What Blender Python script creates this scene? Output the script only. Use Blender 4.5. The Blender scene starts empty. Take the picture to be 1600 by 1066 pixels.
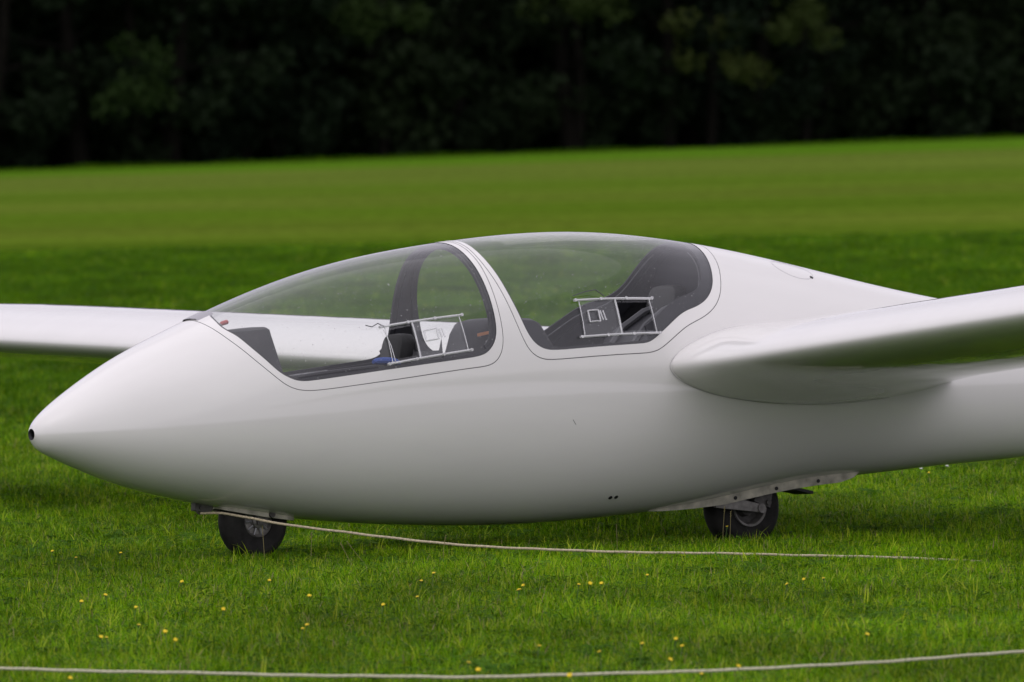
import bpy, math, random
import numpy as np
from mathutils import Matrix, Vector
from mathutils.geometry import delaunay_2d_cdt

scene = bpy.context.scene
rng = np.random.default_rng(7)
random.seed(7)

# ------------------------------------------------------------------ camera
cam_d = bpy.data.cameras.new('camera')
cam = bpy.data.objects.new('camera', cam_d)
scene.collection.objects.link(cam)
scene.camera = cam
CAM_H, CAM_D, LENS, PITCH, ROLL = 1.77, 36.0, 319.95, math.atan(363 / 14220), math.radians(1.1)
fw = Vector((0, math.cos(PITCH), -math.sin(PITCH)))
rt0 = Vector((1, 0, 0)); up0 = rt0.cross(fw)
rt = rt0 * math.cos(ROLL) - up0 * math.sin(ROLL)
up = rt0 * math.sin(ROLL) + up0 * math.cos(ROLL)
m = Matrix.Identity(4)
for i in range(3):
    m[i][0], m[i][1], m[i][2] = rt[i], up[i], -fw[i]
m.translation = (0, -CAM_D, CAM_H)
cam.matrix_world = m
cam_d.lens = LENS; cam_d.sensor_width = 36; cam_d.clip_start = 0.5; cam_d.clip_end = 6000
cam_d.dof.use_dof = True; cam_d.dof.focus_distance = 35.6; cam_d.dof.aperture_fstop = 8

# ------------------------------------------------------------------ world, sun, exposure
SUN_EL, SUN_AZ = 56.0, -150.0         # veiled sun behind the camera, to the left
world = bpy.data.worlds.new('World'); scene.world = world; world.use_nodes = True
wn, wl = world.node_tree.nodes, world.node_tree.links
wn.clear()
wo = wn.new('ShaderNodeOutputWorld'); bg = wn.new('ShaderNodeBackground'); sky = wn.new('ShaderNodeTexSky')
sky.sky_type = 'NISHITA'; sky.sun_disc = False
sky.sun_elevation = math.radians(SUN_EL); sky.sun_rotation = math.radians(SUN_AZ)
sky.air_density = 1.0; sky.dust_density = 4.0; sky.ozone_density = 1.0
hs = wn.new('ShaderNodeHueSaturation'); hs.inputs['Saturation'].default_value = 0.28
tint = wn.new('ShaderNodeMixRGB'); tint.blend_type = 'MULTIPLY'; tint.inputs[0].default_value = 1
tint.inputs[2].default_value = (1.0, 0.98, 1.01, 1)
# overcast: an even cloud layer, brighter overhead than at the horizon, over most of the clear sky
wtc = wn.new('ShaderNodeTexCoord'); wsx = wn.new('ShaderNodeSeparateXYZ'); wl.new(wtc.outputs['Generated'], wsx.inputs[0])
wz = wn.new('ShaderNodeMapRange'); wz.inputs[1].default_value = 0; wz.inputs[2].default_value = 1; wz.inputs[3].default_value = .88; wz.inputs[4].default_value = 1.05
wl.new(wsx.outputs[2], wz.inputs[0])
wno = wn.new('ShaderNodeTexNoise'); wno.inputs['Scale'].default_value = 2.6; wno.inputs['Detail'].default_value = 5; wl.new(wtc.outputs['Generated'], wno.inputs['Vector'])
wm = wn.new('ShaderNodeMapRange'); wm.inputs[1].default_value = .3; wm.inputs[2].default_value = .7; wm.inputs[3].default_value = .82; wm.inputs[4].default_value = 1.15; wl.new(wno.outputs[0], wm.inputs[0])
wmu = wn.new('ShaderNodeMath'); wmu.operation = 'MULTIPLY'; wl.new(wz.outputs[0], wmu.inputs[0]); wl.new(wm.outputs[0], wmu.inputs[1])
cl = wn.new('ShaderNodeVectorMath'); cl.operation = 'SCALE'; cl.inputs[0].default_value = (7.0, 6.78, 7.35); wl.new(wmu.outputs[0], cl.inputs['Scale'])
cm = wn.new('ShaderNodeMixRGB'); cm.inputs[0].default_value = .85
wl.new(sky.outputs[0], hs.inputs['Color']); wl.new(hs.outputs[0], cm.inputs[1]); wl.new(cl.outputs[0], cm.inputs[2]); wl.new(cm.outputs[0], tint.inputs[1])
wl.new(tint.outputs[0], bg.inputs['Color']); wl.new(bg.outputs[0], wo.inputs['Surface'])
bg.inputs['Strength'].default_value = 0.12
sun_d = bpy.data.lights.new('sun', 'SUN'); sun = bpy.data.objects.new('sun', sun_d)
scene.collection.objects.link(sun)
sun_d.energy = 0.75; sun_d.angle = math.radians(140); sun_d.color = (1.0, 0.97, 0.95)
el, az = math.radians(SUN_EL), math.radians(SUN_AZ)   # azimuth measured from +Y towards +X
sdir = Vector((math.sin(az) * math.cos(el), math.cos(az) * math.cos(el), math.sin(el)))
sun.rotation_euler = (-sdir).to_track_quat('-Z', 'Y').to_euler()
scene.view_settings.view_transform = 'Standard'
scene.view_settings.look = 'None'
scene.view_settings.exposure = 0.13
scene.view_settings.gamma = 1.0
scene.render.engine = 'CYCLES'
scene.cycles.max_bounces = 10; scene.cycles.transparent_max_bounces = 24
scene.cycles.diffuse_bounces = 3; scene.cycles.glossy_bounces = 4

# ------------------------------------------------------------------ helpers
C = scene.collection.objects

def tag(o, label=None, cat=None, group=None, kind=None):
    if label: o['label'] = label
    if cat: o['category'] = cat
    if group: o['group'] = group
    if kind: o['kind'] = kind
    return o

def empty(name, loc=(0, 0, 0), parent=None):
    o = bpy.data.objects.new(name, None); C.link(o); o.location = loc
    o.empty_display_size = 0.2
    if parent: o.parent = parent
    return o

def mesh_obj(name, verts, faces, mats, parent=None, smooth=True, midx=None, normals=None, angle=None):
    me = bpy.data.meshes.new(name)
    me.from_pydata([tuple(map(float, v)) for v in verts], [], [tuple(map(int, f)) for f in faces])
    if not isinstance(mats, (list, tuple)): mats = [mats]
    for mt in mats: me.materials.append(mt)
    if midx is not None: me.polygons.foreach_set('material_index', np.asarray(midx, dtype=np.int32))
    me.polygons.foreach_set('use_smooth', np.full(len(me.polygons), bool(smooth)))
    me.update()
    if normals is not None: me.normals_split_custom_set(normals)
    elif angle is not None: me.set_sharp_from_angle(angle=math.radians(angle))
    o = bpy.data.objects.new(name, me); C.link(o)
    if parent: o.parent = parent
    return o

class MB:
    def __init__(s): s.v = []; s.f = []; s.m = []
    def add(s, v, f, mi=0):
        b = len(s.v); s.v += [tuple(p) for p in v]; s.f += [tuple(i + b for i in q) for q in f]; s.m += [mi] * len(f)
    def box(s, c, d, rot=None, mi=0, taper=1.0):
        x, y, z = (k / 2 for k in d)
        v = [(-x, -y, -z), (x, -y, -z), (x, y, -z), (-x, y, -z), (-x * taper, -y * taper, z), (x * taper, -y * taper, z), (x * taper, y * taper, z), (-x * taper, y * taper, z)]
        v = [Vector(p) for p in v]
        if rot is not None: v = [rot @ p for p in v]
        s.add([p + Vector(c) for p in v], [(0, 3, 2, 1), (4, 5, 6, 7), (0, 1, 5, 4), (1, 2, 6, 5), (2, 3, 7, 6), (3, 0, 4, 7)], mi)
    def tube(s, pts, rad, n=8, mi=0, cap=True):
        pts = [Vector(p) for p in pts]
        if not hasattr(rad, '__len__'): rad = [rad] * len(pts)
        rings = []; pn = None
        for i, p in enumerate(pts):
            t = (pts[min(i + 1, len(pts) - 1)] - pts[max(i - 1, 0)]).normalized()
            if pn is None:
                a = Vector((0, 0, 1)) if abs(t.z) < .9 else Vector((1, 0, 0)); nn = t.cross(a).normalized()
            else: nn = (pn - t * pn.dot(t)).normalized()
            pn = nn; bb = t.cross(nn)
            rings.append([p + (nn * math.cos(2 * math.pi * k / n) + bb * math.sin(2 * math.pi * k / n)) * rad[i] for k in range(n)])
        v = [q for r in rings for q in r]
        f = [(i * n + k, i * n + (k + 1) % n, (i + 1) * n + (k + 1) % n, (i + 1) * n + k) for i in range(len(pts) - 1) for k in range(n)]
        if cap: f += [tuple(range(n))[::-1], tuple((len(pts) - 1) * n + k for k in range(n))]
        s.add(v, f, mi)
    def lathe(s, prof, n=40, mi=0, c=(0, 0, 0)):   # prof of (radius, y): turned about the y axis
        v = [(c[0] + r * math.cos(2 * math.pi * k / n), c[1] + y, c[2] + r * math.sin(2 * math.pi * k / n)) for r, y in prof for k in range(n)]
        f = [(i * n + k, (i + 1) * n + k, (i + 1) * n + (k + 1) % n, i * n + (k + 1) % n) for i in range(len(prof) - 1) for k in range(n)]
        s.add(v, f, mi)
    def loft(s, rings, mi=0, closed=True, cap=True):
        n = len(rings[0]); v = [p for r in rings for p in r]
        kk = n if closed else n - 1
        f = [(i * n + k, i * n + (k + 1) % n, (i + 1) * n + (k + 1) % n, (i + 1) * n + k) for i in range(len(rings) - 1) for k in range(kk)]
        if cap and closed: f += [tuple(range(n))[::-1], tuple((len(rings) - 1) * n + k for k in range(n))]
        s.add(v, f, mi)
    def build(s, name, mats, parent=None, smooth=True, angle=35):
        return mesh_obj(name, s.v, s.f, mats, parent, smooth, s.m, angle=angle if smooth else None)

def smoothstep(a, b, x):
    t = np.clip((np.asarray(x, float) - a) / (b - a), 0, 1); return t * t * (3 - 2 * t)

def gz(x, y):
    """height of the field: flat by the glider with a soft dip under the main wheel, rising a touch far off"""
    x = np.asarray(x, float); y = np.asarray(y, float)
    h = (0.08 + 0.0108 * np.clip(x, -60, 60)) * smoothstep(60, 290, y)
    h = h - 0.05 * np.exp(-(((x - 0.93) / .9) ** 2 + ((y - 1.54) / .9) ** 2))
    return h

# ------------------------------------------------------------------ materials
def mat(name):
    mt = bpy.data.materials.new(name); mt.use_nodes = True
    n, l = mt.node_tree.nodes, mt.node_tree.links; n.clear()
    out = n.new('ShaderNodeOutputMaterial')
    return mt, n, l, out

def principled(name, col, rough=.5, metal=0.0, coat=0.0, spec=.5, noise=None, bump=None):
    mt, n, l, out = mat(name)
    b = n.new('ShaderNodeBsdfPrincipled'); l.new(b.outputs[0], out.inputs['Surface'])
    b.inputs['Base Color'].default_value = (*col, 1); b.inputs['Roughness'].default_value = rough
    b.inputs['Metallic'].default_value = metal; b.inputs['Coat Weight'].default_value = coat
    b.inputs['Coat Roughness'].default_value = .06; b.inputs['Specular IOR Level'].default_value = spec
    if noise or bump:
        tc = n.new('ShaderNodeTexCoord')
    if noise:
        sc, amt, det = noise
        nt = n.new('ShaderNodeTexNoise'); nt.inputs['Scale'].default_value = sc; nt.inputs['Detail'].default_value = det
        l.new(tc.outputs['Object'], nt.inputs['Vector'])
        r = n.new('ShaderNodeValToRGB'); r.color_ramp.elements[0].position = .3; r.color_ramp.elements[1].position = .7
        r.color_ramp.elements[0].color = (*[c * (1 - amt) for c in col], 1); r.color_ramp.elements[1].color = (*[min(1, c * (1 + amt * .6)) for c in col], 1)
        l.new(nt.outputs[0], r.inputs[0]); l.new(r.outputs[0], b.inputs['Base Color'])
    if bump:
        sc, st = bump
        nt = n.new('ShaderNodeTexNoise'); nt.inputs['Scale'].default_value = sc; nt.inputs['Detail'].default_value = 4
        l.new(tc.outputs['Object'], nt.inputs['Vector'])
        bp = n.new('ShaderNodeBump'); bp.inputs['Strength'].default_value = st; bp.inputs['Distance'].default_value = .01
        l.new(nt.outputs[0], bp.inputs['Height']); l.new(bp.outputs[0], b.inputs['Normal'])
    return mt

def gelcoat():
    mt, n, l, out = mat('white_gelcoat')
    b = n.new('ShaderNodeBsdfPrincipled'); l.new(b.outputs[0], out.inputs['Surface'])
    tc = n.new('ShaderNodeTexCoord')
    mpd = n.new('ShaderNodeMapping'); mpd.inputs['Scale'].default_value = (.35, 1.6, 1.6); l.new(tc.outputs['Object'], mpd.inputs[0])
    nt = n.new('ShaderNodeTexNoise'); nt.inputs['Scale'].default_value = 3.0; nt.inputs['Detail'].default_value = 8; nt.inputs['Roughness'].default_value = .62
    l.new(mpd.outputs[0], nt.inputs['Vector'])
    r = n.new('ShaderNodeValToRGB'); r.color_ramp.elements[0].position = .25; r.color_ramp.elements[1].position = .75
    r.color_ramp.elements[0].color = (.765, .750, .735, 1); r.color_ramp.elements[1].color = (.81, .795, .78, 1)
    l.new(nt.outputs[0], r.inputs[0]); l.new(r.outputs[0], b.inputs['Base Color'])
    n2 = n.new('ShaderNodeTexNoise'); n2.inputs['Scale'].default_value = 14; n2.inputs['Detail'].default_value = 4
    l.new(tc.outputs['Object'], n2.inputs['Vector'])
    mr = n.new('ShaderNodeMapRange'); mr.inputs[3].default_value = .08; mr.inputs[4].default_value = .16
    l.new(n2.outputs[0], mr.inputs[0]); l.new(mr.outputs[0], b.inputs['Roughness'])
    # very slight waviness of a hand-laid shell
    mp = n.new('ShaderNodeMapping'); mp.inputs['Scale'].default_value = (1.2, 5, 5); l.new(tc.outputs['Object'], mp.inputs[0])
    n3 = n.new('ShaderNodeTexNoise'); n3.inputs['Scale'].default_value = 1.2; n3.inputs['Detail'].default_value = 1; l.new(mp.outputs[0], n3.inputs['Vector'])
    bp = n.new('ShaderNodeBump'); bp.inputs['Strength'].default_value = .10; bp.inputs['Distance'].default_value = .010
    l.new(n3.outputs[0], bp.inputs['Height']); l.new(bp.outputs[0], b.inputs['Normal'])
    b.inputs['Coat Weight'].default_value = .8; b.inputs['Coat Roughness'].default_value = .03
    l.new(bp.outputs[0], b.inputs['Coat Normal'])
    return mt

def thin_glass(name, f0=.052, tintc=(.97, .98, .97), haze=.011, specks=True, gr=.0):
    mt, n, l, out = mat(name)
    geo = n.new('ShaderNodeNewGeometry')
    dot = n.new('ShaderNodeVectorMath'); dot.operation = 'DOT_PRODUCT'
    l.new(geo.outputs['Normal'], dot.inputs[0]); l.new(geo.outputs['Incoming'], dot.inputs[1])
    ab = n.new('ShaderNodeMath'); ab.operation = 'ABSOLUTE'; l.new(dot.outputs['Value'], ab.inputs[0])
    inv = n.new('ShaderNodeMath'); inv.operation = 'SUBTRACT'; inv.inputs[0].default_value = 1; l.new(ab.outputs[0], inv.inputs[1])
    pw = n.new('ShaderNodeMath'); pw.operation = 'POWER'; pw.inputs[1].default_value = 3.3; l.new(inv.outputs[0], pw.inputs[0])
    mr = n.new('ShaderNodeMapRange'); mr.inputs[3].default_value = f0; mr.inputs[4].default_value = 1.0; l.new(pw.outputs[0], mr.inputs[0])
    tr = n.new('ShaderNodeBsdfTransparent'); tr.inputs[0].default_value = (*tintc, 1)
    gl = n.new('ShaderNodeBsdfGlossy'); gl.inputs['Roughness'].default_value = gr; gl.inputs[0].default_value = (.95, .95, .97, 1)
    mx = n.new('ShaderNodeMixShader'); l.new(mr.outputs[0], mx.inputs[0]); l.new(tr.outputs[0], mx.inputs[1]); l.new(gl.outputs[0], mx.inputs[2])
    df = n.new('ShaderNodeBsdfDiffuse'); df.inputs[0].default_value = (.75, .75, .76, 1)
    m2 = n.new('ShaderNodeMixShader'); l.new(mx.outputs[0], m2.inputs[1]); l.new(df.outputs[0], m2.inputs[2])
    m2.inputs[0].default_value = haze
    if specks:
        tc = n.new('ShaderNodeTexCoord')
        tot = None
        for sc, rad, keep in ((30, .085, .62), (55, .11, .62)):
            vo = n.new('ShaderNodeTexVoronoi'); vo.inputs['Scale'].default_value = sc; l.new(tc.outputs['Object'], vo.inputs['Vector'])
            lt = n.new('ShaderNodeMath'); lt.operation = 'LESS_THAN'; lt.inputs[1].default_value = rad; l.new(vo.outputs['Distance'], lt.inputs[0])
            sp = n.new('ShaderNodeSeparateColor'); l.new(vo.outputs['Color'], sp.inputs[0])
            gt = n.new('ShaderNodeMath'); gt.operation = 'GREATER_THAN'; gt.inputs[1].default_value = keep; l.new(sp.outputs[0], gt.inputs[0])
            mu = n.new('ShaderNodeMath'); mu.operation = 'MULTIPLY'; l.new(lt.outputs[0], mu.inputs[0]); l.new(gt.outputs[0], mu.inputs[1])
            if tot is None: tot = mu
            else:
                ad = n.new('ShaderNodeMath'); ad.operation = 'MAXIMUM'; l.new(tot.outputs[0], ad.inputs[0]); l.new(mu.outputs[0], ad.inputs[1]); tot = ad
        nz = n.new('ShaderNodeTexNoise'); nz.inputs['Scale'].default_value = 4; nz.inputs['Detail'].default_value = 6; l.new(tc.outputs['Object'], nz.inputs['Vector'])
        hz = n.new('ShaderNodeMapRange'); hz.inputs[1].default_value = .35; hz.inputs[2].default_value = .8; hz.inputs[3].default_value = haze * .4; hz.inputs[4].default_value = haze * 2.5
        l.new(nz.outputs[0], hz.inputs[0])
        s2 = n.new('ShaderNodeMath'); s2.operation = 'MULTIPLY_ADD'; s2.inputs[1].default_value = .34; l.new(tot.outputs[0], s2.inputs[0]); l.new(hz.outputs[0], s2.inputs[2])
        l.new(s2.outputs[0], m2.inputs[0])
    l.new(m2.outputs[0], out.inputs['Surface'])
    return mt

M = {}
M['white'] = gelcoat()
M['glass'] = thin_glass('canopy_perspex')
M['pane'] = thin_glass('vent_perspex', f0=.06, haze=.008, specks=False)
M['clear'] = thin_glass('clear_plastic_trim', f0=.30, tintc=(.96, .96, .96), haze=.30, specks=False, gr=.15)
M['trim'] = principled('cockpit_grey', (.017, .017, .023), .6, noise=(12, .15, 3))
M['inner'] = principled('cockpit_liner', (.022, .022, .026), .7, noise=(20, .25, 4))
M['black'] = principled('matt_black', (.008, .008, .009), .6)
M['seam'] = principled('panel_gap', (.22, .215, .22), .8)
M['rubber'] = principled('tyre_rubber', (.016, .015, .014), .7, spec=.25, noise=(16, .75, 6), bump=(90, .12))
M['steel'] = principled('gear_steel', (.34, .34, .36), .42, .6, noise=(28, .5, 5))
M['alloy'] = principled('wheel_alloy', (.22, .21, .20), .5, .5, noise=(30, .5, 5))
M['dirtsteel'] = principled('brake_iron', (.10, .095, .09), .6, .4, noise=(30, .5, 5))
M['cream'] = principled('cream_lip', (.50, .47, .39), .45, noise=(18, .45, 6))
M['red'] = principled('red_knob', (.42, .035, .03), .4)
M['blue'] = principled('blue_fabric', (.018, .055, .26), .8, bump=(150, .2))
M['orange'] = principled('placard_orange', (.55, .24, .12), .6)
M['rope'] = principled('rope_fibre', (.50, .43, .29), .85, noise=(160, .35, 5))
M['ropew'] = principled('rope_white', (.56, .53, .38), .85, noise=(140, .3, 5))
M['midgrey'] = principled('mid_grey', (.36, .35, .38), .3)
M['tape'] = principled('joint_tape', (.50, .49, .50), .5)
M['strap'] = principled('harness_grey', (.09, .09, .10), .8)

def plant(name, c0, c1, trans=.35, rough=.5, hue=True, spec=.3):
    mt, n, l, out = mat(name)
    oi = n.new('ShaderNodeObjectInfo'); r = n.new('ShaderNodeValToRGB')
    r.color_ramp.elements[0].color = (*c0, 1); r.color_ramp.elements[1].color = (*c1, 1)
    l.new(oi.outputs['Random'], r.inputs[0])
    col = r.outputs[0]
    if hue:
        nz = n.new('ShaderNodeTexNoise'); nz.inputs['Scale'].default_value = .9; nz.inputs['Detail'].default_value = 4
        mp = n.new('ShaderNodeMapping'); mp.inputs['Scale'].default_value = (1.0, .5, 1); l.new(oi.outputs['Location'], mp.inputs[0])
        l.new(mp.outputs[0], nz.inputs['Vector'])
        mr = n.new('ShaderNodeMapRange'); mr.inputs[1].default_value = .3; mr.inputs[2].default_value = .7; mr.inputs[3].default_value = .55; mr.inputs[4].default_value = 1.35
        l.new(nz.outputs[0], mr.inputs[0])
        mul = n.new('ShaderNodeVectorMath'); mul.operation = 'SCALE'; l.new(col, mul.inputs[0]); l.new(mr.outputs[0], mul.inputs['Scale'])
        col = mul.outputs[0]
    b = n.new('ShaderNodeBsdfPrincipled'); b.inputs['Roughness'].default_value = rough; b.inputs['Specular IOR Level'].default_value = spec
    l.new(col, b.inputs['Base Color'])
    if trans:
        t = n.new('ShaderNodeBsdfTranslucent'); l.new(col, t.inputs[0])
        mx = n.new('ShaderNodeMixShader'); mx.inputs[0].default_value = trans
        l.new(b.outputs[0], mx.inputs[1]); l.new(t.outputs[0], mx.inputs[2]); l.new(mx.outputs[0], out.inputs['Surface'])
    else: l.new(b.outputs[0], out.inputs['Surface'])
    return mt

M['grass'] = plant('grass_blade', (.105, .268, .002), (.232, .415, .005), spec=.05)
M['grass_dark'] = plant('grass_blade_dark', (.040, .115, .002), (.084, .180, .003), spec=.04)
M['grass2'] = plant('grass_blade_yellow', (.26, .39, .012), (.42, .50, .03), spec=.12)
M['dry'] = plant('dry_stalk', (.25, .22, .09), (.33, .29, .13), hue=False)
M['clover'] = plant('clover_leaf', (.05, .13, .010), (.09, .18, .016), spec=.05, rough=.8)
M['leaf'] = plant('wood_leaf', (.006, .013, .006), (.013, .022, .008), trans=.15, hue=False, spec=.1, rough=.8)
M['leaf_lit'] = plant('wood_leaf_lit', (.022, .042, .010), (.050, .064, .015), trans=.25, hue=False, spec=.1, rough=.8)  # same leaves in a lighter colour, standing in for light on the boughs
M['bark'] = principled('bark', (.009, .008, .007), .95, spec=.03, noise=(6, .4, 5), bump=(9, .5))
M['petal'] = principled('yellow_petal', (.80, .60, .01), .6)
M['daisy'] = principled('white_petal', (.75, .75, .72), .6)
M['stem'] = principled('flower_stem', (.06, .13, .02), .6)

def ground_mat():
    mt, n, l, out = mat('field_turf')
    geo = n.new('ShaderNodeNewGeometry'); sx = n.new('ShaderNodeSeparateXYZ'); l.new(geo.outputs['Position'], sx.inputs[0])
    # wandering edge between the rough and the mown strips
    nz = n.new('ShaderNodeTexNoise'); nz.inputs['Scale'].default_value = .12; nz.inputs['Detail'].default_value = 5; l.new(geo.outputs['Position'], nz.inputs['Vector'])
    yy = n.new('ShaderNodeMath'); yy.operation = 'MULTIPLY_ADD'; yy.inputs[1].default_value = 16; l.new(nz.outputs[0], yy.inputs[0]); l.new(sx.outputs[1], yy.inputs[2])
    mr = n.new('ShaderNodeMapRange'); mr.inputs[1].default_value = -10; mr.inputs[2].default_value = 330; l.new(yy.outputs[0], mr.inputs[0])
    rp = n.new('ShaderNodeValToRGB'); cr = rp.color_ramp
    def pos(y): return (y + 8 + 10) / 340
    stops = [(-5, (.014, .032, .002)), (25, (.020, .050, .002)), (72, (.034, .098, .003)), (84, (.072, .132, .008)), (100, (.094, .135, .014)), (125, (.074, .134, .009)),  # near stops darkened to deepen the shade in gaps between blades
             (140, (.097, .140, .016)), (170, (.080, .140, .011)), (190, (.097, .142, .018)), (240, (.100, .142, .020)), (252, (.072, .154, .008)), (290, (.078, .168, .010))]
    cr.elements[0].position = pos(stops[0][0]); cr.elements[0].color = (*stops[0][1], 1)
    cr.elements[1].position = pos(stops[-1][0]); cr.elements[1].color = (*stops[-1][1], 1)
    for y, c in stops[1:-1]:
        e = cr.elements.new(pos(y)); e.color = (*c, 1)
    l.new(mr.outputs[0], rp.inputs[0])
    # streaks along the mowing direction + fine mottling
    mp = n.new('ShaderNodeMapping'); mp.inputs['Scale'].default_value = (.05, .22, 1); l.new(geo.outputs['Position'], mp.inputs[0])
    s1 = n.new('ShaderNodeTexNoise'); s1.inputs['Scale'].default_value = 1; s1.inputs['Detail'].default_value = 7; s1.inputs['Roughness'].default_value = .65; l.new(mp.outputs[0], s1.inputs['Vector'])
    m1 = n.new('ShaderNodeMapRange'); m1.inputs[1].default_value = .3; m1.inputs[2].default_value = .7; m1.inputs[3].default_value = .72; m1.inputs[4].default_value = 1.28; l.new(s1.outputs[0], m1.inputs[0])
    mp2 = n.new('ShaderNodeMapping'); mp2.inputs['Scale'].default_value = (2.2, .5, 1); l.new(geo.outputs['Position'], mp2.inputs[0])
    s2 = n.new('ShaderNodeTexNoise'); s2.inputs['Scale'].default_value = 1.3; s2.inputs['Detail'].default_value = 8; s2.inputs['Roughness'].default_value = .75; l.new(mp2.outputs[0], s2.inputs['Vector'])
    m2 = n.new('ShaderNodeMapRange'); m2.inputs[1].default_value = .3; m2.inputs[2].default_value = .7; m2.inputs[3].default_value = .7; m2.inputs[4].default_value = 1.3; l.new(s2.outputs[0], m2.inputs[0])
    mm = n.new('ShaderNodeMath'); mm.operation = 'MULTIPLY'; l.new(m1.outputs[0], mm.inputs[0]); l.new(m2.outputs[0], mm.inputs[1])
    sc = n.new('ShaderNodeVectorMath'); sc.operation = 'SCALE'; l.new(rp.outputs[0], sc.inputs[0]); l.new(mm.outputs[0], sc.inputs['Scale'])
    b = n.new('ShaderNodeBsdfDiffuse'); l.new(sc.outputs[0], b.inputs[0])
    l.new(b.outputs[0], out.inputs['Surface'])
    return mt
M['ground'] = ground_mat()

# ------------------------------------------------------------------ the field
xs = np.concatenate([-np.geomspace(2500, 8, 26), np.linspace(-6, 6, 41), np.geomspace(8, 2500, 26)])
ys = np.concatenate([-np.geomspace(2500, 14, 18), np.linspace(-12, 12, 61), np.geomspace(13, 3500, 90)])
GX, GY = np.meshgrid(xs, ys, indexing='ij')
GV = np.stack([GX, GY, gz(GX, GY)], -1).reshape(-1, 3)
ny = len(ys)
GF = [(i * ny + j, (i + 1) * ny + j, (i + 1) * ny + j + 1, i * ny + j + 1) for i in range(len(xs) - 1) for j in range(ny - 1)]
tag(mesh_obj('field_ground', GV, GF, M['ground']), 'green airfield turf reaching to the dark wood', None, None, 'structure')

# ------------------------------------------------------------------ fuselage loft (local: x aft, y left, z up; origin under the nose wheel)
def pchip(xs, ys):
    xs = np.array(xs, float); ys = np.array(ys, float); h = np.diff(xs); d = np.diff(ys) / h; n = len(xs); mm = np.zeros(n)
    for i in range(1, n - 1):
        if d[i - 1] * d[i] > 0:
            w1 = 2 * h[i] + h[i - 1]; w2 = h[i] + 2 * h[i - 1]; mm[i] = (w1 + w2) / (w1 / d[i - 1] + w2 / d[i])
    mm[0] = d[0]; mm[-1] = d[-1]
    # table resampled and smoothed so that the lofted skin is fair
    def f(x):
        x = np.clip(np.asarray(x, float), xs[0], xs[-1]); i = np.clip(np.searchsorted(xs, x) - 1, 0, n - 2); t = (x - xs[i]) / h[i]
        return (2 * t**3 - 3 * t * t + 1) * ys[i] + (t**3 - 2 * t * t + t) * h[i] * mm[i] + (-2 * t**3 + 3 * t * t) * ys[i + 1] + (t**3 - t * t) * h[i] * mm[i + 1]
    return f

def fair(f, lo=-1.012, hi=7.33, w=.10):
    X = np.linspace(lo, hi, 4200); Y = f(X); dx = X[1] - X[0]
    # window widens away from the nose tip
    S = np.concatenate([[0], np.cumsum(Y)])
    half = np.minimum(w, (X - lo) * .45); half = np.minimum(half, (hi - X) * .45)
    for _ in range(2):
        k = np.round(half / dx).astype(int); I = np.arange(len(X))
        S = np.concatenate([[0], np.cumsum(Y)])
        Y = (S[I + k + 1] - S[I - k]) / (2 * k + 1)
    return lambda x: np.interp(x, X, Y)

ZT = fair(pchip([-1.012, -1.007, -.979, -.938, -.878, -.786, -.633, -.423, -.250, -.164, -.045, .156, .357, .559, .762, .965, 1.170, 1.375, 1.508, 1.715, 1.922, 2.079, 2.214, 2.446, 2.657, 2.983, 3.230, 3.6, 4.2, 5.2, 6.3, 7.33],
         [.553, .566, .597, .629, .670, .724, .808, .896, .960, .992, 1.034, 1.097, 1.149, 1.189, 1.218, 1.240, 1.257, 1.267, 1.268, 1.260, 1.240, 1.220, 1.198, 1.155, 1.110, 1.036, .983, .915, .840, .775, .735, .715]))
ZB = fair(pchip([-1.012, -1.003, -.985, -.908, -.833, -.766, -.594, -.403, -.287, -.168, .193, .504, .937, 1.250, 1.568, 1.824, 2.164, 2.354, 2.552, 2.77, 2.942, 3.102, 3.314, 3.57, 3.883, 4.5, 5.5, 6.5, 7.33],
         [.508, .494, .472, .432, .399, .372, .309, .259, .234, .209, .150, .118, .091, .083, .089, .100, .132, .160, .187, .207, .214, .221, .234, .245, .258, .290, .375, .465, .540]))
WD = fair(pchip([-1.012, -1.005, -.98, -.94, -.87, -.78, -.63, -.42, -.2, .1, .5, .9, 1.3, 1.7, 2.1, 2.5, 2.9, 3.3, 3.8, 4.5, 5.5, 6.5, 7.33],
         [.024, .034, .062, .092, .133, .174, .228, .286, .332, .370, .394, .402, .402, .394, .374, .344, .308, .274, .238, .200, .160, .128, .085]), w=.14)
ZW = fair(pchip([-1.012, -.6, 0, .6, 1.3, 2.0, 2.8, 3.6, 5, 7.33], [.530, .540, .580, .62, .64, .63, .60, .58, .575, .625]), w=.3)
NU = fair(pchip([-1.012, -.6, 0, .8, 1.6, 2.2, 3, 4, 7.33], [2, 2.0, 2.15, 2.35, 2.35, 2.2, 2.05, 2, 2]), w=.3)
NL = fair(pchip([-1.012, -.6, 0, .8, 1.6, 2.2, 3, 4, 7.33], [2, 2.05, 2.2, 2.3, 2.3, 2.25, 2.15, 2, 2]), w=.3)

def P(x, s):
    x = np.asarray(x, float); s = np.asarray(s, float)
    w, zt, zb, zw = WD(x), ZT(x), ZB(x), ZW(x); ph = np.pi * s
    c = -np.cos(ph); sn = np.abs(np.sin(ph)); n = np.where(c > 0, NU(x), NL(x))
    k = (np.abs(c)**n + sn**n)**(-1 / n)
    return np.stack([x, w * sn * k, np.where(c > 0, zw + (zt - zw) * c * k, zw + (zw - zb) * c * k)], -1)

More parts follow.
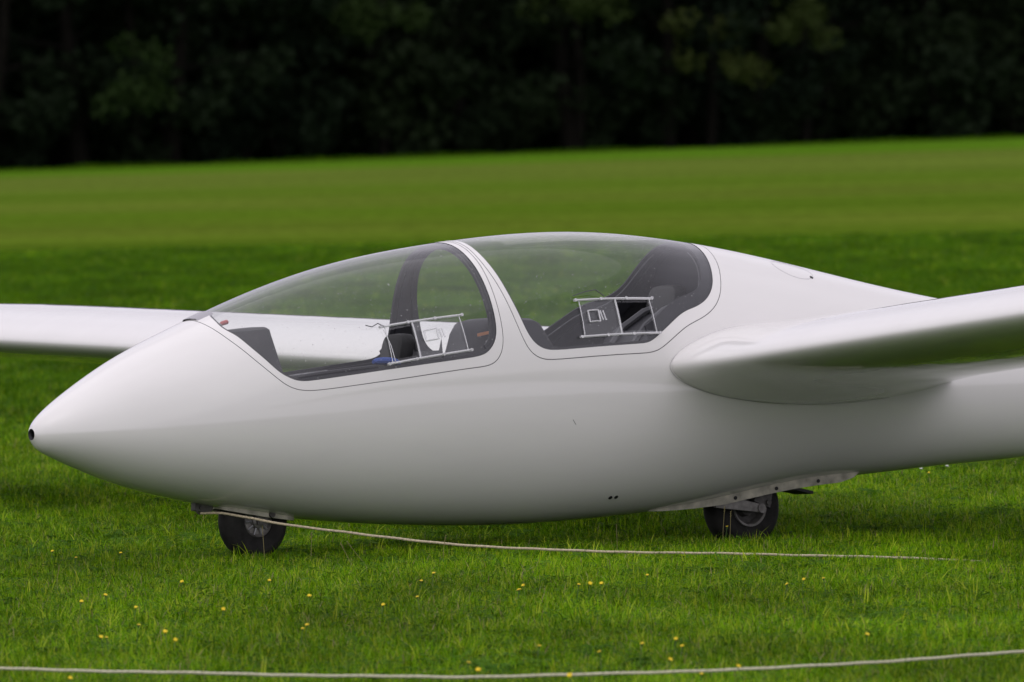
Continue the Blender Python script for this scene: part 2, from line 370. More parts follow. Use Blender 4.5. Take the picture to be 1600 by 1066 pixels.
def PN(x, s):
    """outward unit normals"""
    e = 2.5e-3; es = 1e-3
    x = np.asarray(x, float); s = np.asarray(s, float)
    x0, x1 = np.maximum(x - e, -1.012), np.minimum(x + e, 7.33)
    dx = P(x1, s) - P(x0, s)
    sa, sb = s - es, s + es
    a, b = P(x, np.abs(sa)), P(x, np.where(sb > 1, 2 - sb, sb))
    a[..., 1] = np.where(sa < 0, -a[..., 1], a[..., 1]); b[..., 1] = np.where(sb > 1, -b[..., 1], b[..., 1])
    nn = np.cross(b - a, dx); nn /= np.linalg.norm(nn, axis=-1, keepdims=True)
    ref = P(x, s); ref = np.stack([np.zeros_like(x), ref[..., 1], ref[..., 2] - ZW(x)], -1)
    nn *= np.where((nn * ref).sum(-1, keepdims=True) < 0, -1, 1)
    return nn

def surf(x, s, off=0.0, side=1):
    p = P(np.float64(x), np.float64(s)) + off * PN(np.float64(x), np.float64(s)); return Vector((p[0], p[1] * side, p[2]))

def s_at_y(x, y):
    """parameter near the keel where the half width is y"""
    S = np.linspace(0, .45, 400); Y = P(np.full(400, x), S)[:, 1]; return float(np.interp(y, Y, S))

SS = 1.4        # metres of girth per unit s, so that the plane of (x, SS*s) is nearly true to scale
def catmull(pts, step=.012):
    pts = [np.array(p, float) for p in pts]; out = []
    q = [2 * pts[0] - pts[1]] + pts + [2 * pts[-1] - pts[-2]]
    for i in range(1, len(q) - 2):
        n = max(2, int(np.linalg.norm((q[i + 1] - q[i]) * (1, SS)) / step))
        for k in range(n):
            t = k / n; t0 = .5
            a, b, c_, d = q[i - 1], q[i], q[i + 1], q[i + 2]
            out.append(.5 * ((2 * b) + (-a + c_) * t + (2 * a - 5 * b + 4 * c_ - d) * t * t + (-a + 3 * b - 3 * c_ + d) * t**3))
    out.append(pts[-1]); out = np.array(out)
    for _ in range(6):       # fair the traced line
        out[1:-1] = .25 * out[:-2] + .5 * out[1:-1] + .25 * out[2:]
    return out
def offset(c, d):
    """offset an open (x,s) curve by d metres to its right"""
    q = c * (1, SS); t = np.gradient(q, axis=0); t /= np.linalg.norm(t, axis=1, keepdims=True)
    r = q + d * np.stack([t[:, 1], -t[:, 0]], 1); r = r / (1, SS)
    r[0, 1] = max(r[0, 1], 1.0) if c[0, 1] >= 1 else r[0, 1]; r[-1, 1] = 1.0 if c[-1, 1] >= 1 else r[-1, 1]; r[0, 1] = 1.0 if c[0, 1] >= 1 else r[0, 1]
    r[:, 1] = np.clip(r[:, 1], 0, 1)
    return r

front_seam = catmull([(-.262, 1), (-.262, .93), (-.251, .854), (-.219, .7655), (-.155, .6733), (-.088, .609), (-.037, .572), (.001, .557), (.057, .5471), (.185, .5431), (.473, .5431), (.769, .5481), (.90, .5511), (.942, .5591), (.970, .5752), (.982, .5972), (.984, .6313), (.982, .6733), (.978, .7194), (.973, .7756), (.966, .8457), (.962, .92), (.960, 1)])
front_glass = catmull([(-.175, 1), (-.200, .945), (-.214, .885), (-.213, .8236), (-.183, .7715), (-.143, .7034), (-.072, .624), (-.036, .599), (.005, .5812), (.061, .5731), (.285, .5691), (.577, .5691), (.850, .5731), (.898, .5802), (.930, .5912), (.948, .6072), (.957, .6333), (.957, .6733), (.953, .7194), (.946, .7756), (.938, .8357), (.932, .92), (.930, 1)])
rear_seam = catmull([(.972, 1), (.975, .90), (.982, .8016), (1.014, .7154), (1.058, .6273), (1.090, .5832), (1.122, .5641), (1.166, .5551), (1.246, .5531), (1.514, .5571), (1.706, .5611), (1.762, .5711), (1.818, .5892), (1.902, .6172), (2.011, .6433), (2.079, .6713), (2.127, .7114), (2.167, .7796), (2.183, .8337), (2.194, .92), (2.198, 1)])
rear_glass = catmull([(.995, 1), (.998, .91), (1.004, .82), (1.040, .7154), (1.072, .6573), (1.098, .6152), (1.118, .5952), (1.145, .5832), (1.185, .5752), (1.270, .5731), (1.518, .5772), (1.680, .5812), (1.718, .5872), (1.794, .6132), (1.894, .6483), (1.978, .6653), (2.043, .6874), (2.095, .7275), (2.123, .7816), (2.137, .8317), (2.146, .92), (2.150, 1)])
# sliding vent windows, the uncovered part is a real opening in the perspex
front_hole = np.array([(.432, .6575), (.555, .6590), (.566, .5915), (.442, .5890)])
rear_hole = np.array([(1.556, .6665), (1.722, .6680), (1.735, .6085), (1.567, .6065)])
def well(x0, x1, hw, n=30):
    t = np.linspace(0, math.pi, n); out = []
    for k in t:
        xx = (x0 + x1) / 2 - (x1 - x0) / 2 * np.sign(math.cos(k)) * abs(math.cos(k))**.5
        out.append((xx, s_at_y(xx, hw * abs(math.sin(k))**.5)))
    return np.array(out)
nose_well = well(-.172, .172, .062); main_well = well(2.02, 2.84, .088)

curves = {'fs': front_seam, 'fs2': offset(front_seam, -.0026), 'fg': front_glass, 'rs': rear_seam, 'rs2': offset(rear_seam, -.0026), 'rg': rear_glass}
def poly_in(poly, pts):
    x, y = pts[:, 0], pts[:, 1]; r = np.zeros(len(pts), bool); n = len(poly); j = n - 1
    for i in range(n):
        a, b = poly[i], poly[j]
        cnd = ((a[1] > y) != (b[1] > y)) & (x < (b[0] - a[0]) * (y - a[1]) / (b[1] - a[1] + 1e-15) + a[0]); r ^= cnd; j = i
    return r
def cap_top(c): return np.vstack([[(c[0, 0], 1.2)], c, [(c[-1, 0], 1.2)]])
def cap_bot(c): return np.vstack([[(c[0, 0], -.2)], c, [(c[-1, 0], -.2)]])
def dense(c, closed=False, step=.01):
    q = list(c) + ([c[0]] if closed else []); out = []
    for a, b in zip(q[:-1], q[1:]):
        n = max(1, int(np.linalg.norm((np.array(b) - a) * (1, SS)) / step))
        out += [np.array(a) + (np.array(b) - a) * k / n for k in range(n)]
    if not closed: out.append(np.array(q[-1]))
    return np.array(out)

# grid + constraint lines -> constrained triangulation of one half skin
gx = np.concatenate([-1.012 + np.array([0, .002, .004, .007, .011, .016, .022, .03, .04, .052, .066, .082]), np.arange(-.91, 3.4, .022), np.arange(3.4, 7.3, .07), [7.33]])
gs = np.linspace(0, 1, 65)
A, B = np.meshgrid(gx, gs, indexing='ij'); G = np.stack([A.ravel(), B.ravel()], 1)
cons = [(c, False) for c in curves.values()] + [(dense(front_hole, True), True), (dense(rear_hole, True), True), (nose_well, False), (main_well, False)]
allc = np.vstack([c for c, _ in cons]) * (1, SS)
keep = np.ones(len(G), bool); Gq = G * (1, SS)
for i0 in range(0, len(Gq), 2000):
    d = ((Gq[i0:i0 + 2000, None, :] - allc[None])**2).sum(-1).min(1); keep[i0:i0 + 2000] = d > .007**2
# border points stay unless very close to a line
G = G[keep]
verts2 = [Vector((p[0], p[1] * SS)) for p in G]; edges2 = []
for c, closed in cons:
    b = len(verts2); verts2 += [Vector((p[0], p[1] * SS)) for p in c]
    edges2 += [(b + i, b + i + 1) for i in range(len(c) - 1)] + ([(b + len(c) - 1, b)] if closed else [])
b = len(verts2); verts2 += [Vector(p) for p in ((-1.012, 0), (7.33, 0), (7.33, SS), (-1.012, SS))]
edges2 += [(b, b + 1), (b + 1, b + 2), (b + 2, b + 3), (b + 3, b)]
cv, ce, cf, *_ = delaunay_2d_cdt(verts2, edges2, [], 1, 1e-7)
CV = np.array([(p[0], p[1] / SS) for p in cv]); CV[:, 1] = np.clip(CV[:, 1], 0, 1); CV[:, 0] = np.clip(CV[:, 0], -1.012, 7.33)
CF = np.array([f for f in cf]); cen = CV[CF].mean(1)
ins = {k: poly_in(cap_top(c), cen) for k, c in curves.items()}
inwell = poly_in(cap_bot(nose_well), cen) | poly_in(cap_bot(main_well), cen)
hole = poly_in(front_hole, cen) | poly_in(rear_hole, cen)
R = {
    'shell': ~ins['fs'] & ~ins['rs'] & ~inwell,
    'seam_f': ins['fs'] & ~ins['fs2'], 'frame_f': ins['fs2'] & ~ins['fg'], 'glass_f': ins['fg'] & ~hole,
    'seam_r': ins['rs'] & ~ins['rs2'], 'frame_r': ins['rs2'] & ~ins['rg'], 'glass_r': ins['rg'] & ~hole}
SP, SN = P(CV[:, 0], CV[:, 1]), PN(CV[:, 0], CV[:, 1])

def skin(name, key, mats, parent, thick=None, off=0.0, far_fill=None):
    """both halves of one region of the skin, with analytic normals; mats = outer [, inner, rim]"""
    F = CF[R[key]]; used = np.unique(F if far_fill is None else np.vstack([F, CF[far_fill]])); mp = np.full(len(CV), -1); mp[used] = np.arange(len(used)); F = mp[F]
    p, nn, uv = SP[used], SN[used], CV[used]
    V, FF, MI, NL_ = [], [], [], []
    base = 0
    F0 = F
    for side in (1, -1):
        F = F0 if (side == 1 or far_fill is None) else np.vstack([F0, mp[CF[far_fill]]])
        fl = np.array([1, side, 1])
        po = (p + nn * off) * fl; no = nn * fl
        # orientation
        a, b_, c_ = po[F[:, 0]], po[F[:, 1]], po[F[:, 2]]
        flip = ((np.cross(b_ - a, c_ - a) * no[F[:, 0]]).sum(1) < 0)
        Fo = F.copy(); Fo[flip] = Fo[flip][:, ::-1]
        V.append(po); FF += [tuple(r) for r in (Fo + base)]; MI += [0] * len(Fo); NL_ += [no[i] for r in Fo for i in r]
        nb = base + len(po)
        if thick:
            pi = (p + nn * (off - thick)) * fl; V.append(pi)
            Fi = Fo[:, ::-1]; FF += [tuple(r) for r in (Fi + nb)]; MI += [1] * len(Fi); NL_ += [-no[i] for r in Fi for i in r]
            es = {}
            for t in Fo:
                for k in range(3):
                    e = (t[k], t[(k + 1) % 3]); es[e] = es.get(e, 0) + 1
            for (i, j) in es:
                if (j, i) in es: continue
                si, sj = uv[i, 1], uv[j, 1]
                if (si > .9999 and sj > .9999) or (si < 1e-4 and sj < 1e-4): continue
                q = (base + j, base + i, nb + i, nb + j); FF.append(q); MI.append(2)
                P4 = [po[j], po[i], pi[i], pi[j]]; n4 = np.cross(P4[1] - P4[0], P4[2] - P4[1]); n4 = n4 / (np.linalg.norm(n4) + 1e-12); NL_ += [n4] * 4
            base = nb + len(pi)
        else: base = nb
    return mesh_obj(name, np.vstack(V), FF, mats, parent, True, MI, normals=[tuple(n) for n in NL_])

glider = empty('glider')
TH, GR = math.radians(34.5), math.radians(2.4)
ax = Vector((math.cos(TH), math.sin(TH), 0)); ay0 = Vector((math.sin(TH), -math.cos(TH), 0))
ay = ay0 * math.cos(GR) + Vector((0, 0, 1)) * math.sin(GR); azv = Vector((0, 0, 1)) * math.cos(GR) - ay0 * math.sin(GR)
# local frame is (x aft, y left, z up): left-handed, so mirror y when placing: y_local = -y_mesh
# (the meshes are built with y to the left and then flipped once below)
GO = Vector((-1.04282, .18291, 0))
tag(glider, 'white two-seat glider with twin clear canopies standing on the mown field', 'glider')

fus = skin('fuselage', 'shell', [M['white'], M['inner'], M['inner']], glider, thick=.012)
skin('canopy_seam', 'seam_f', [M['seam'], M['seam'], M['seam']], fus, off=-.003)
skin('canopy_seam', 'seam_r', [M['seam'], M['seam'], M['seam']], fus, off=-.003)
can_f = skin('front_canopy', 'frame_f', [M['white'], M['trim'], M['trim']], glider, thick=.028)
can_r = skin('rear_canopy', 'frame_r', [M['white'], M['trim'], M['trim']], glider, thick=.024)
skin('perspex_pane', 'glass_f', [M['glass']], can_f, off=-.0015, far_fill=hole & ins['fg'])
skin('perspex_pane', 'glass_r', [M['glass']], can_r, off=-.0015, far_fill=hole & ins['rg'])

def ribbon(name, c, w0, w1, offz, matl, parent, thick=.004):
    """a band lying along an (x,s) curve on both sides of the glider, between offsets w0 and w1 (metres)"""
    b = MB()
    a1, a2 = offset(c, w0) if abs(w0) > 1e-9 else c, offset(c, w1)
    p1, n1, p2, n2 = P(a1[:, 0], a1[:, 1]), PN(a1[:, 0], a1[:, 1]), P(a2[:, 0], a2[:, 1]), PN(a2[:, 0], a2[:, 1])
    for side in (1, -1):
        fl = np.array([1, side, 1])
        rings = [[(q * fl) for q in (p1[i] + n1[i] * offz, p2[i] + n2[i] * offz, p2[i] + n2[i] * (offz - thick), p1[i] + n1[i] * (offz - thick))] for i in range(len(c))]
        b.loft(rings)
    return b.build(name, matl, parent, angle=40)

# grey seal bands inside the perspex edges
ribbon('canopy_seal', front_glass, .004, -.010, -.006, M['trim'], can_f)
hoop = front_glass[np.where((front_glass[:, 0] > .90) & (front_glass[:, 1] > .575))[0]]
ribbon('hoop_liner', hoop, .004, -.022, -.010, M['trim'], can_f, thick=.012)
ribbon('canopy_seal', rear_glass, .004, -.008, -.006, M['trim'], can_r)
aft = rear_glass[np.where(rear_glass[:, 0] > 1.70)[0]]
ribbon('aft_liner', aft, .002, -.048, -.007, M['trim'], can_r, thick=.006)

# nose opening
b = MB(); n = 28; rings = []
for dx, sc in ((0, 1), (.004, .93), (.05, .9), (.11, .88)):
    rings.append([Vector((-1.012 + dx, .024 * sc * math.sin(2 * math.pi * k / n), .5305 + .0225 * sc * math.cos(2 * math.pi * k / n))) for k in range(n)])
b.loft(rings, cap=False); b.add(rings[-1], [tuple(range(n))], 1)
b.build('nose_vent', [M['black'], M['black']], fus)

# ------------------------------------------------------------------ wings
def airfoil(t=.202, cam_=.036, pc=.42, n=46):
    th = np.linspace(0, math.pi, n); x = .5 * (1 - np.cos(th))
    fr = .165 * np.sqrt(x) + .1442 * x - .477 * x**2 + .2221 * x**3; q = 1 - x; rr = .001 + .315 * q - .2333 * q**2 - .0324 * q**3
    yt = t / .2 * np.where(x < .4, fr, rr)
    yc = np.where(x < pc, cam_ / pc**2 * (2 * pc * x - x * x), cam_ / (1 - pc)**2 * (1 - 2 * pc + 2 * pc * x - x * x))
    up_ = np.stack([x, yc + yt], 1)[::-1]; lo = np.stack([x, yc - yt], 1)[1:-1]
    return np.vstack([up_, lo])
AF = airfoil()
def side_y(x, z):
    zw = float(ZW(x)); up_ = z > zw; h = float(ZT(x)) - zw if up_ else zw - float(ZB(x)); n_ = float(NU(x)) if up_ else float(NL(x))
    return float(WD(x)) * max(.05, 1 - (abs(z - zw) / h)**n_)**(1 / n_)
CH = pchip([0, .4, 2.5, 5, 7, 8.2, 8.5], [1.37, 1.36, 1.32, 1.31, 1.0, .66, .48])
def wing(side):
    b = MB(); rings = []
    st = np.concatenate([[.28, .34], np.arange(.39, .95, .03), [1.0, 1.15, 1.4, 1.8, 2.3, 2.9, 3.5, 4.1, 4.7, 5.3, 5.9, 6.5, 7.1, 7.6, 8.0, 8.3, 8.42, 8.5]])
    for iy, y in enumerate(st):
        c = float(CH(y)); f = float((1 - smoothstep(.30, .86, y)))**1.7
        f = min(f, 1.0)
        tipk = 1.0 if y < 8.2 else max(.05, math.sqrt(max(0, 1 - ((y - 8.2) / .305)**2)))
        fte = float(1 - smoothstep(.26, .42, y))**1.3
        xl = 1.865 - .075 * f; xt = 1.865 + c + .30 * fte
        zl = .676 + .0594 * y; zte = zl - .095 * c / 1.36 - .01 * f
        ring = []
        for (u, v) in AF:
            v2 = v * (1 + (.14 if v > 0 else .36) * f) * tipk * (c / 1.36 + (1 - c / 1.36) * .0)
            zz = zl + (zte - zl) * u + v2 * 1.36 - .012 * f * math.sin(math.pi * u)
            xx = xl + (xt - xl) * u; yy = y if iy > 1 else side_y(xx, zz) + (-.011, -.001)[iy] - .05 * max(0, (u - .90) / .10)
            ring.append(Vector((xx, side * yy, zz)))
        rings.append(ring)
    # taped joint between wing and fuselage
    jb = MB(); jp = [p + Vector((0, side * .0035, 0)) for p in rings[1]]; k0 = len(AF) // 2
    jb.tube(jp[8:-14], .0012, 5); jb.build('wing_joint', M['tape'], glider)
    if side < 0: rings = [r[::-1] for r in rings]
    b.loft(rings)
    return b.build('wing', M['white'], glider, angle=50)
wing(1); wing(-1)

# tail beyond the frame: fin, rudder line and T-tail
def foil_loft(stations, name, axis):
    b = MB(); S = airfoil(.12, 0.0, .4, 20); rings = []
    for (x0, ch, a, off) in stations:
        rings.append([Vector((x0 + u * ch, (v * ch if axis == 'z' else a), (a if axis == 'z' else off + v * ch))) for u, v in S])
    b.loft(rings); return b.build(name, M['white'], glider, angle=50)
foil_loft([(6.35, 1.05, .55, 0), (6.42, .98, .9, 0), (6.6, .85, 1.4, 0), (6.75, .75, 1.72, 0)], 'fin', 'z')
foil_loft([(6.78, .42, -1.55, 1.72), (6.70, .62, -.6, 1.72), (6.66, .68, 0, 1.72), (6.70, .62, .6, 1.72), (6.78, .42, 1.55, 1.72)], 'tailplane', 'y')

# ------------------------------------------------------------------ cockpit furniture
def hood(name, secs, matl, parent, bev=.35):
    """rounded arch sections: (x, half width low, half width top, z low, z top)"""
    b = MB(); rings = []
    for (x, wl_, wt, z0, z1) in secs:
        r = []
        n = 9
        prof = [(wl_, z0)] + [(wt + (wl_ - wt) * (1 - math.sin(t)) * .55, z0 + (z1 - z0) * (.60 + .40 * math.sin(t))) if False else
                (wl_ + (wt - wl_) * k / 4, z0 + (z1 - z0) * .9 * k / 4) for k, t in ((1, 0), (2, 0), (3, 0), (4, 0))]
        prof += [(wt * .93, z0 + (z1 - z0) * .965), (wt * .75, z1 - .002), (0, z1)]
        full = prof + [(-a, z) for a, z in prof[-2::-1]]
        rings.append([Vector((x, y, z)) for y, z in full])
    b.loft(rings); return b.build(name, matl, parent, angle=38)
pan = hood('instrument_panel', [(-.30, .19, .03, .70, .86), (-.235, .235, .055, .68, .895), (-.18, .25, .075, .66, .910), (-.12, .26, .095, .64, .912), (-.04, .27, .115, .62, .916), (.03, .276, .13, .60, .921), (.042, .274, .128, .60, .918)], M['trim'], glider)
b = MB()
for (yy, zz, rr) in ((-.08, .86, .032), (0, .86, .032), (.08, .86, .032), (-.1, .77, .04), (0, .77, .04), (.1, .77, .04)):
    b.v += []; n = 20; rg = [[Vector((.042 + d, yy + r_ * math.cos(2 * math.pi * k / n), zz + r_ * math.sin(2 * math.pi * k / n))) for k in range(n)] for d, r_ in ((0, rr), (.01, rr), (.01, rr * .85), (.006, rr * .8))]
    b.loft(rg)
b.build('dial', M['black'], pan)
b = MB(); b.tube([(-.205, .10, .905), (-.185, .09, .925), (-.155, .08, .938)], .0055, 8)
lev = b.build('release_lever', M['steel'], glider)
b = MB(); b.tube([(-.165, .083, .935), (-.158, .081, .938), (-.128, .073, .944), (-.122, .072, .945)], [.005, .009, .0095, .004], 10); b.build('lever_knob', M['red'], lev)
pod = hood('rear_instrument_panel', [(.985, .20, .06, .60, .70), (1.02, .22, .09, .60, .80), (1.06, .235, .12, .60, .875), (1.10, .24, .14, .60, .915), (1.16, .245, .15, .60, .925), (1.30, .25, .15, .60, .918), (1.335, .248, .145, .60, .905), (1.40, .242, .13, .60, .82), (1.44, .235, .12, .60, .74)], M['trim'], glider)
b = MB(); b.box((1.045, .158, .86), (.062, .004, .012), Matrix.Rotation(-.15, 3, 'Y')); b.build('placard', M['orange'], pod, smooth=False)

def seat(name, x0, parent):
    b = MB(); rings = []
    for (dx, z, w, t) in ((0, .30, .22, .06), (.18, .27, .23, .06), (.34, .29, .23, .06), (.44, .36, .22, .06), (.52, .50, .21, .06), (.60, .64, .20, .055), (.66, .76, .16, .05), (.69, .82, .11, .04)):
        rings.append([Vector((x0 + dx, y * w, z - (abs(y) < .9) * .02 + k)) for y, k in ((-1, .03), (-.8, 0), (.8, 0), (1, .03), (.9, -t), (-.9, -t))])
    b.loft(rings); return b.build(name, M['inner'], parent)
seat('front_seat', .18, glider); seat('rear_seat', 1.22, glider)
# headrests
for (x0, z0, w) in ((.72, .79, .075), (2.06, .95, .10)):
    b = MB(); rings = []
    for (dx, k) in ((-.035, .82), (-.028, .96), (0, 1.0), (.03, .96), (.04, .85)):
        rings.append([Vector((x0 + dx + .25 * zz, w * k * math.copysign(abs(math.cos(a))**.5, math.cos(a)), z0 + zz)) for a in np.linspace(0, 2 * math.pi, 25)[:-1] for zz in [.085 * k * math.copysign(abs(math.sin(a))**.5, math.sin(a))]])
    b.loft(rings); b.build('headrest', M['black'], glider)
# cockpit side rails, inside both sills
for nm, x0, x1, zf in (('cockpit_rail', -.02, .96, None), ('cockpit_rail', 1.17, 1.72, None)):
    for side in (1, -1):
        b = MB(); xx = np.linspace(x0, x1, 14)
        for (ds, rad, offn) in ((-.008, .010, -.045), (-.020, .016, -.05)):
            b.tube([surf(x, float(np.interp(x, [0, .3, .85, 1.2, 1.7], [.578, .570, .572, .574, .580])) + ds, offn, side) for x in xx], rad, 8)
        b.build(nm, M['trim'], glider)
# bright sill strip on the far side and bits along the near rail
b = MB(); b.tube([surf(x, .566, -.035, -1) for x in np.linspace(.02, .62, 10)], .006, 6); b.build('sill_strip', M['steel'], glider)
for (x, s_, d) in ((.27, .560, (.06, .03, .025)), (.36, .563, (.05, .03, .03)), (.66, .568, (.12, .03, .025)), (.80, .566, (.16, .03, .03)), (1.22, .575, (.09, .03, .02)), (.45, .566, (.04, .03, .03)), (1.5, .575, (.2, .03, .02))):
    q = surf(x, s_, -.045); b = MB(); b.box(q, d, Matrix.Rotation(-.08, 3, 'Y')); b.build('latch_block', M['black'], glider, smooth=False)
# rear bulkhead and shelf behind the back seat
b = MB()
for i, (x, k) in enumerate(((2.16, .965), (2.17, .965))):
    pass
S_ = np.linspace(.25, 1, 26); q = P(np.full(26, 2.17), S_); q = np.stack([q[:, 0], q[:, 1] * .955, ZW(2.17) + (q[:, 2] - ZW(2.17)) * .955], 1)
ring = [Vector(p) for p in q] + [Vector((p[0], -p[1], p[2])) for p in q[::-1]]
b.loft([ring, [p + Vector((.02, 0, 0)) for p in ring]]); b.build('rear_bulkhead', M['trim'], glider)
b = MB(); rings = []
for (x, w, z) in ((1.80, .16, .74), (1.90, .22, .84), (2.0, .25, .90), (2.10, .25, .935), (2.17, .24, .95)):
    rings.append([Vector((x, y * w, z + (.012 if abs(y) < .7 else 0) - k)) for y, k in ((-1, .02), (-.6, 0), (.6, 0), (1, .02), (1, .08), (-1, .08))])
b.loft(rings); b.build('rear_shelf', M['trim'], glider)
# shoulder harness lying over the shelf
b = MB()
for sgn in (-1, 1):
    b.tube([(2.12, .05 * sgn, .965), (2.0, .07 * sgn, .93), (1.9, .08 * sgn, .87), (1.84, .08 * sgn, .80)], .014, 6)
b.build('harness', M['strap'], glider)
# thin tube drawn in for the edge highlight along the rear canopy frame
for side in (1, -1):
    b = MB(); cc = aft[::3]; b.tube([surf(p[0] - .04, min(p[1] + .012, 1), -.03, side) for p in cc[:int(len(cc) * .86)]], .0028, 6); b.build('rim_highlight', M['strap'], can_r)

def vent(name, quad, split, sq, label, parent):
    v = empty(name, parent=parent); v['label'] = label
    (x0, s0), (x1, s1), (x2, s2), (x3, s3) = quad     # top front, top rear, bottom rear, bottom front
    def edge(a, b_, n=9, ext=0.0): return [surf(a[0] + (b_[0] - a[0]) * t, a[1] + (b_[1] - a[1]) * t, .006) for t in np.linspace(-ext, 1 + ext, n)]
    for a, b_ in ((quad[0], quad[1]), (quad[3], quad[2])):
        b = MB(); b.tube(edge(a, b_, ext=.012), .0058, 6)
        for t in (0, .33, .66, 1.0): 
            q0 = surf(a[0] + (b_[0] - a[0]) * t, a[1] + (b_[1] - a[1]) * t, .012); b.tube([q0, q0 + Vector((0, .005, .0))], .0065, 8)
        b.build('rail', M['clear'], v, angle=60)
    lerp = lambda t: ((x0 + (x1 - x0) * t, s0 + (s1 - s0) * t), (x3 + (x2 - x3) * t, s3 + (s2 - s3) * t))
    for t, r_ in ((0.05, .0022), (split[0], .0045), (split[1], .0022)):
        a, b_ = lerp(t); b = MB(); b.tube(edge(a, b_, 7), r_, 6); b.build('edge_strip', M['clear'], v)
    t0, t1 = split[2], split[3]
    b = MB(); rows = []
    for t in np.linspace(t0, t1, 8):
        a, c_ = lerp(t); rows.append([surf(a[0] + (c_[0] - a[0]) * k, a[1] + (c_[1] - a[1]) * k, .005) for k in np.linspace(0, 1, 6)])
    b.loft(rows, closed=False); b.build('sliding_pane', M['pane'], v)
    # square finger grip standing off the pane
    cx, cs, w, h = sq
    b = MB(); pts = [(cx - w, cs + h), (cx + w, cs + h * 1.1), (cx + w * 1.1, cs - h), (cx - w * .9, cs - h * 1.1), (cx - w, cs + h)]
    pp = []
    for (a, c_) in zip(pts[:-1], pts[1:]): pp += [surf(a[0] + (c_[0] - a[0]) * t, a[1] + (c_[1] - a[1]) * t, .012) for t in np.linspace(0, 1, 5)[:-1]]
    b.tube(pp + [pp[0]], .0035, 6, cap=False)
    pts = [(cx + w * 1.25, cs + h * .95), (cx + w * 1.6, cs - h * .9)]
    for dx in (0, .014): b.tube([surf(pts[0][0] + dx, pts[0][1], .014), surf(pts[1][0] + dx, pts[1][1], .014)], .003, 6)
    b.build('finger_grip', M['clear'], v, angle=60)
    return v
v1 = vent('front_vent_window', [(.415, .6685), (.795, .6650), (.815, .5880), (.425, .5805)], (.385, .97, .385, .97), (.635, .631, .030, .011), 'clear sliding vent window in the front canopy', glider)
b = MB(); b.tube([surf(.43, .668, .01), surf(.40, .676, .02), surf(.375, .672, .012), surf(.345, .678, .02)], .002, 6); b.build('wire_clip', M['strap'], v1)
b = MB(); b.tube([surf(.425, .66, .01), surf(.445, .62, .01), surf(.455, .585, .01)], .002, 6); b.build('edge_wire', M['clear'], v1)
v2 = vent('rear_vent_window', [(1.354, .6730), (1.738, .6755), (1.750, .6020), (1.356, .5965)], (.52, .97, .06, .52), (1.43, .638, .026, .011), 'clear sliding vent window in the rear canopy', glider)
b = MB(); b.tube([surf(1.345, .682, .012), surf(1.40, .687, .03), surf(1.45, .690, .03), surf(1.50, .680, .01)], .002, 6); b.build('wire_clip', M['strap'], v2)

# ------------------------------------------------------------------ small fittings on the skin
for x in (1.572, 1.601):
    b = MB(); p0 = surf(x, .2004, -.002); nn = PN(np.float64(x), np.float64(.2004)); b.tube([p0, p0 + Vector(nn) * .004], .009, 14); b.build('static_port', M['black'], fus)
b = MB(); b.tube([surf(2.612 + .10 * math.cos(t), .865 + .052 * math.sin(t), .0) for t in np.linspace(0, 2 * math.pi, 61)], .0009, 5, cap=False); b.build('hatch_outline', M['midgrey'], fus)
b = MB(); p0 = surf(2.69, .835, -.002); b.tube([p0, p0 + Vector(PN(np.float64(2.69), np.float64(.835))) * .004], .008, 12); b.build('filler_hole', M['black'], fus)
b = MB(); b.tube([surf(1.30, .42, .0), surf(1.315, .408, .0)], .0012, 4); b.build('scratch', M['strap'], fus)
# front tip of the canopy frame, greyed as if seen through the glass
b = MB(); 
rings = [[surf(x, s_, o) for s_, o in ((1, .006), (.955, .006), (.94, -.002))] for x in (-.255, -.235, -.20, -.182)]
for side in (1, -1):
    b.loft([[Vector((p.x, p.y * side, p.z)) for p in r] for r in rings], closed=False)
b.build('frame_tip', M['midgrey'], can_f)

# ------------------------------------------------------------------ wheels and undercarriage
def tyre_prof(r, w, rim):
    pts = []
    for t in np.linspace(-math.pi * .5, math.pi * .5, 17):
        pts.append((rim + (r - rim) * abs(math.cos(t))**.62, w / 2 * math.copysign(abs(math.sin(t))**.8, math.sin(t)) * (1 - .12 * (abs(math.sin(t)) > .95))))
    return [(rim * .98, -w * .40)] + pts + [(rim * .98, w * .40)]
nw = empty('nose_wheel', (0, 0, 0), glider)
b = MB(); b.lathe(tyre_prof(.152, .10, .066), 56, c=(0, 0, .148)); ty = b.build('tyre', M['rubber'], nw)
b = MB(); b.lathe([(.068, .036), (.062, .044), (.058, .036), (.052, .030), (.030, .030), (.026, .046), (.018, .050), (0.001, .050)], 40, c=(0, 0, .148)); rim = b.build('rim', M['alloy'], nw)
b = MB()
for k in range(10):
    a = 2 * math.pi * k / 10; b.tube([(.028 * math.cos(a), .038, .148 + .028 * math.sin(a)), (.055 * math.cos(a), .034, .148 + .055 * math.sin(a))], .0042, 6)
b.build('rim_rib', M['steel'], nw)
b = MB()
for side in (1, -1): b.box((.01, side * .058, .20), (.05, .008, .13))
b.tube([(0, -.066, .148), (0, .066, .148)], .009, 12); b.build('axle_fork', M['dirtsteel'], nw, smooth=False)
# dark inside of the two wheel bays
def bay(name, x0, x1, hw, ztop):
    b = MB()
    za, zb_ = float(ZB(x0)) + .035, float(ZB(x1)) + .035
    v = [(x0, -hw, za), (x1, -hw, zb_), (x1, hw, zb_), (x0, hw, za), (x0, -hw, ztop), (x1, -hw, ztop), (x1, hw, ztop), (x0, hw, ztop)]
    b.add(v, [(4, 5, 6, 7), (0, 1, 5, 4), (1, 2, 6, 5), (2, 3, 7, 6), (3, 0, 4, 7)]); return b.build(name, M['black'], glider, smooth=False)
bay('wheel_bay', -.18, .18, .075, .36); bay('wheel_bay', 2.01, 2.85, .10, .50)
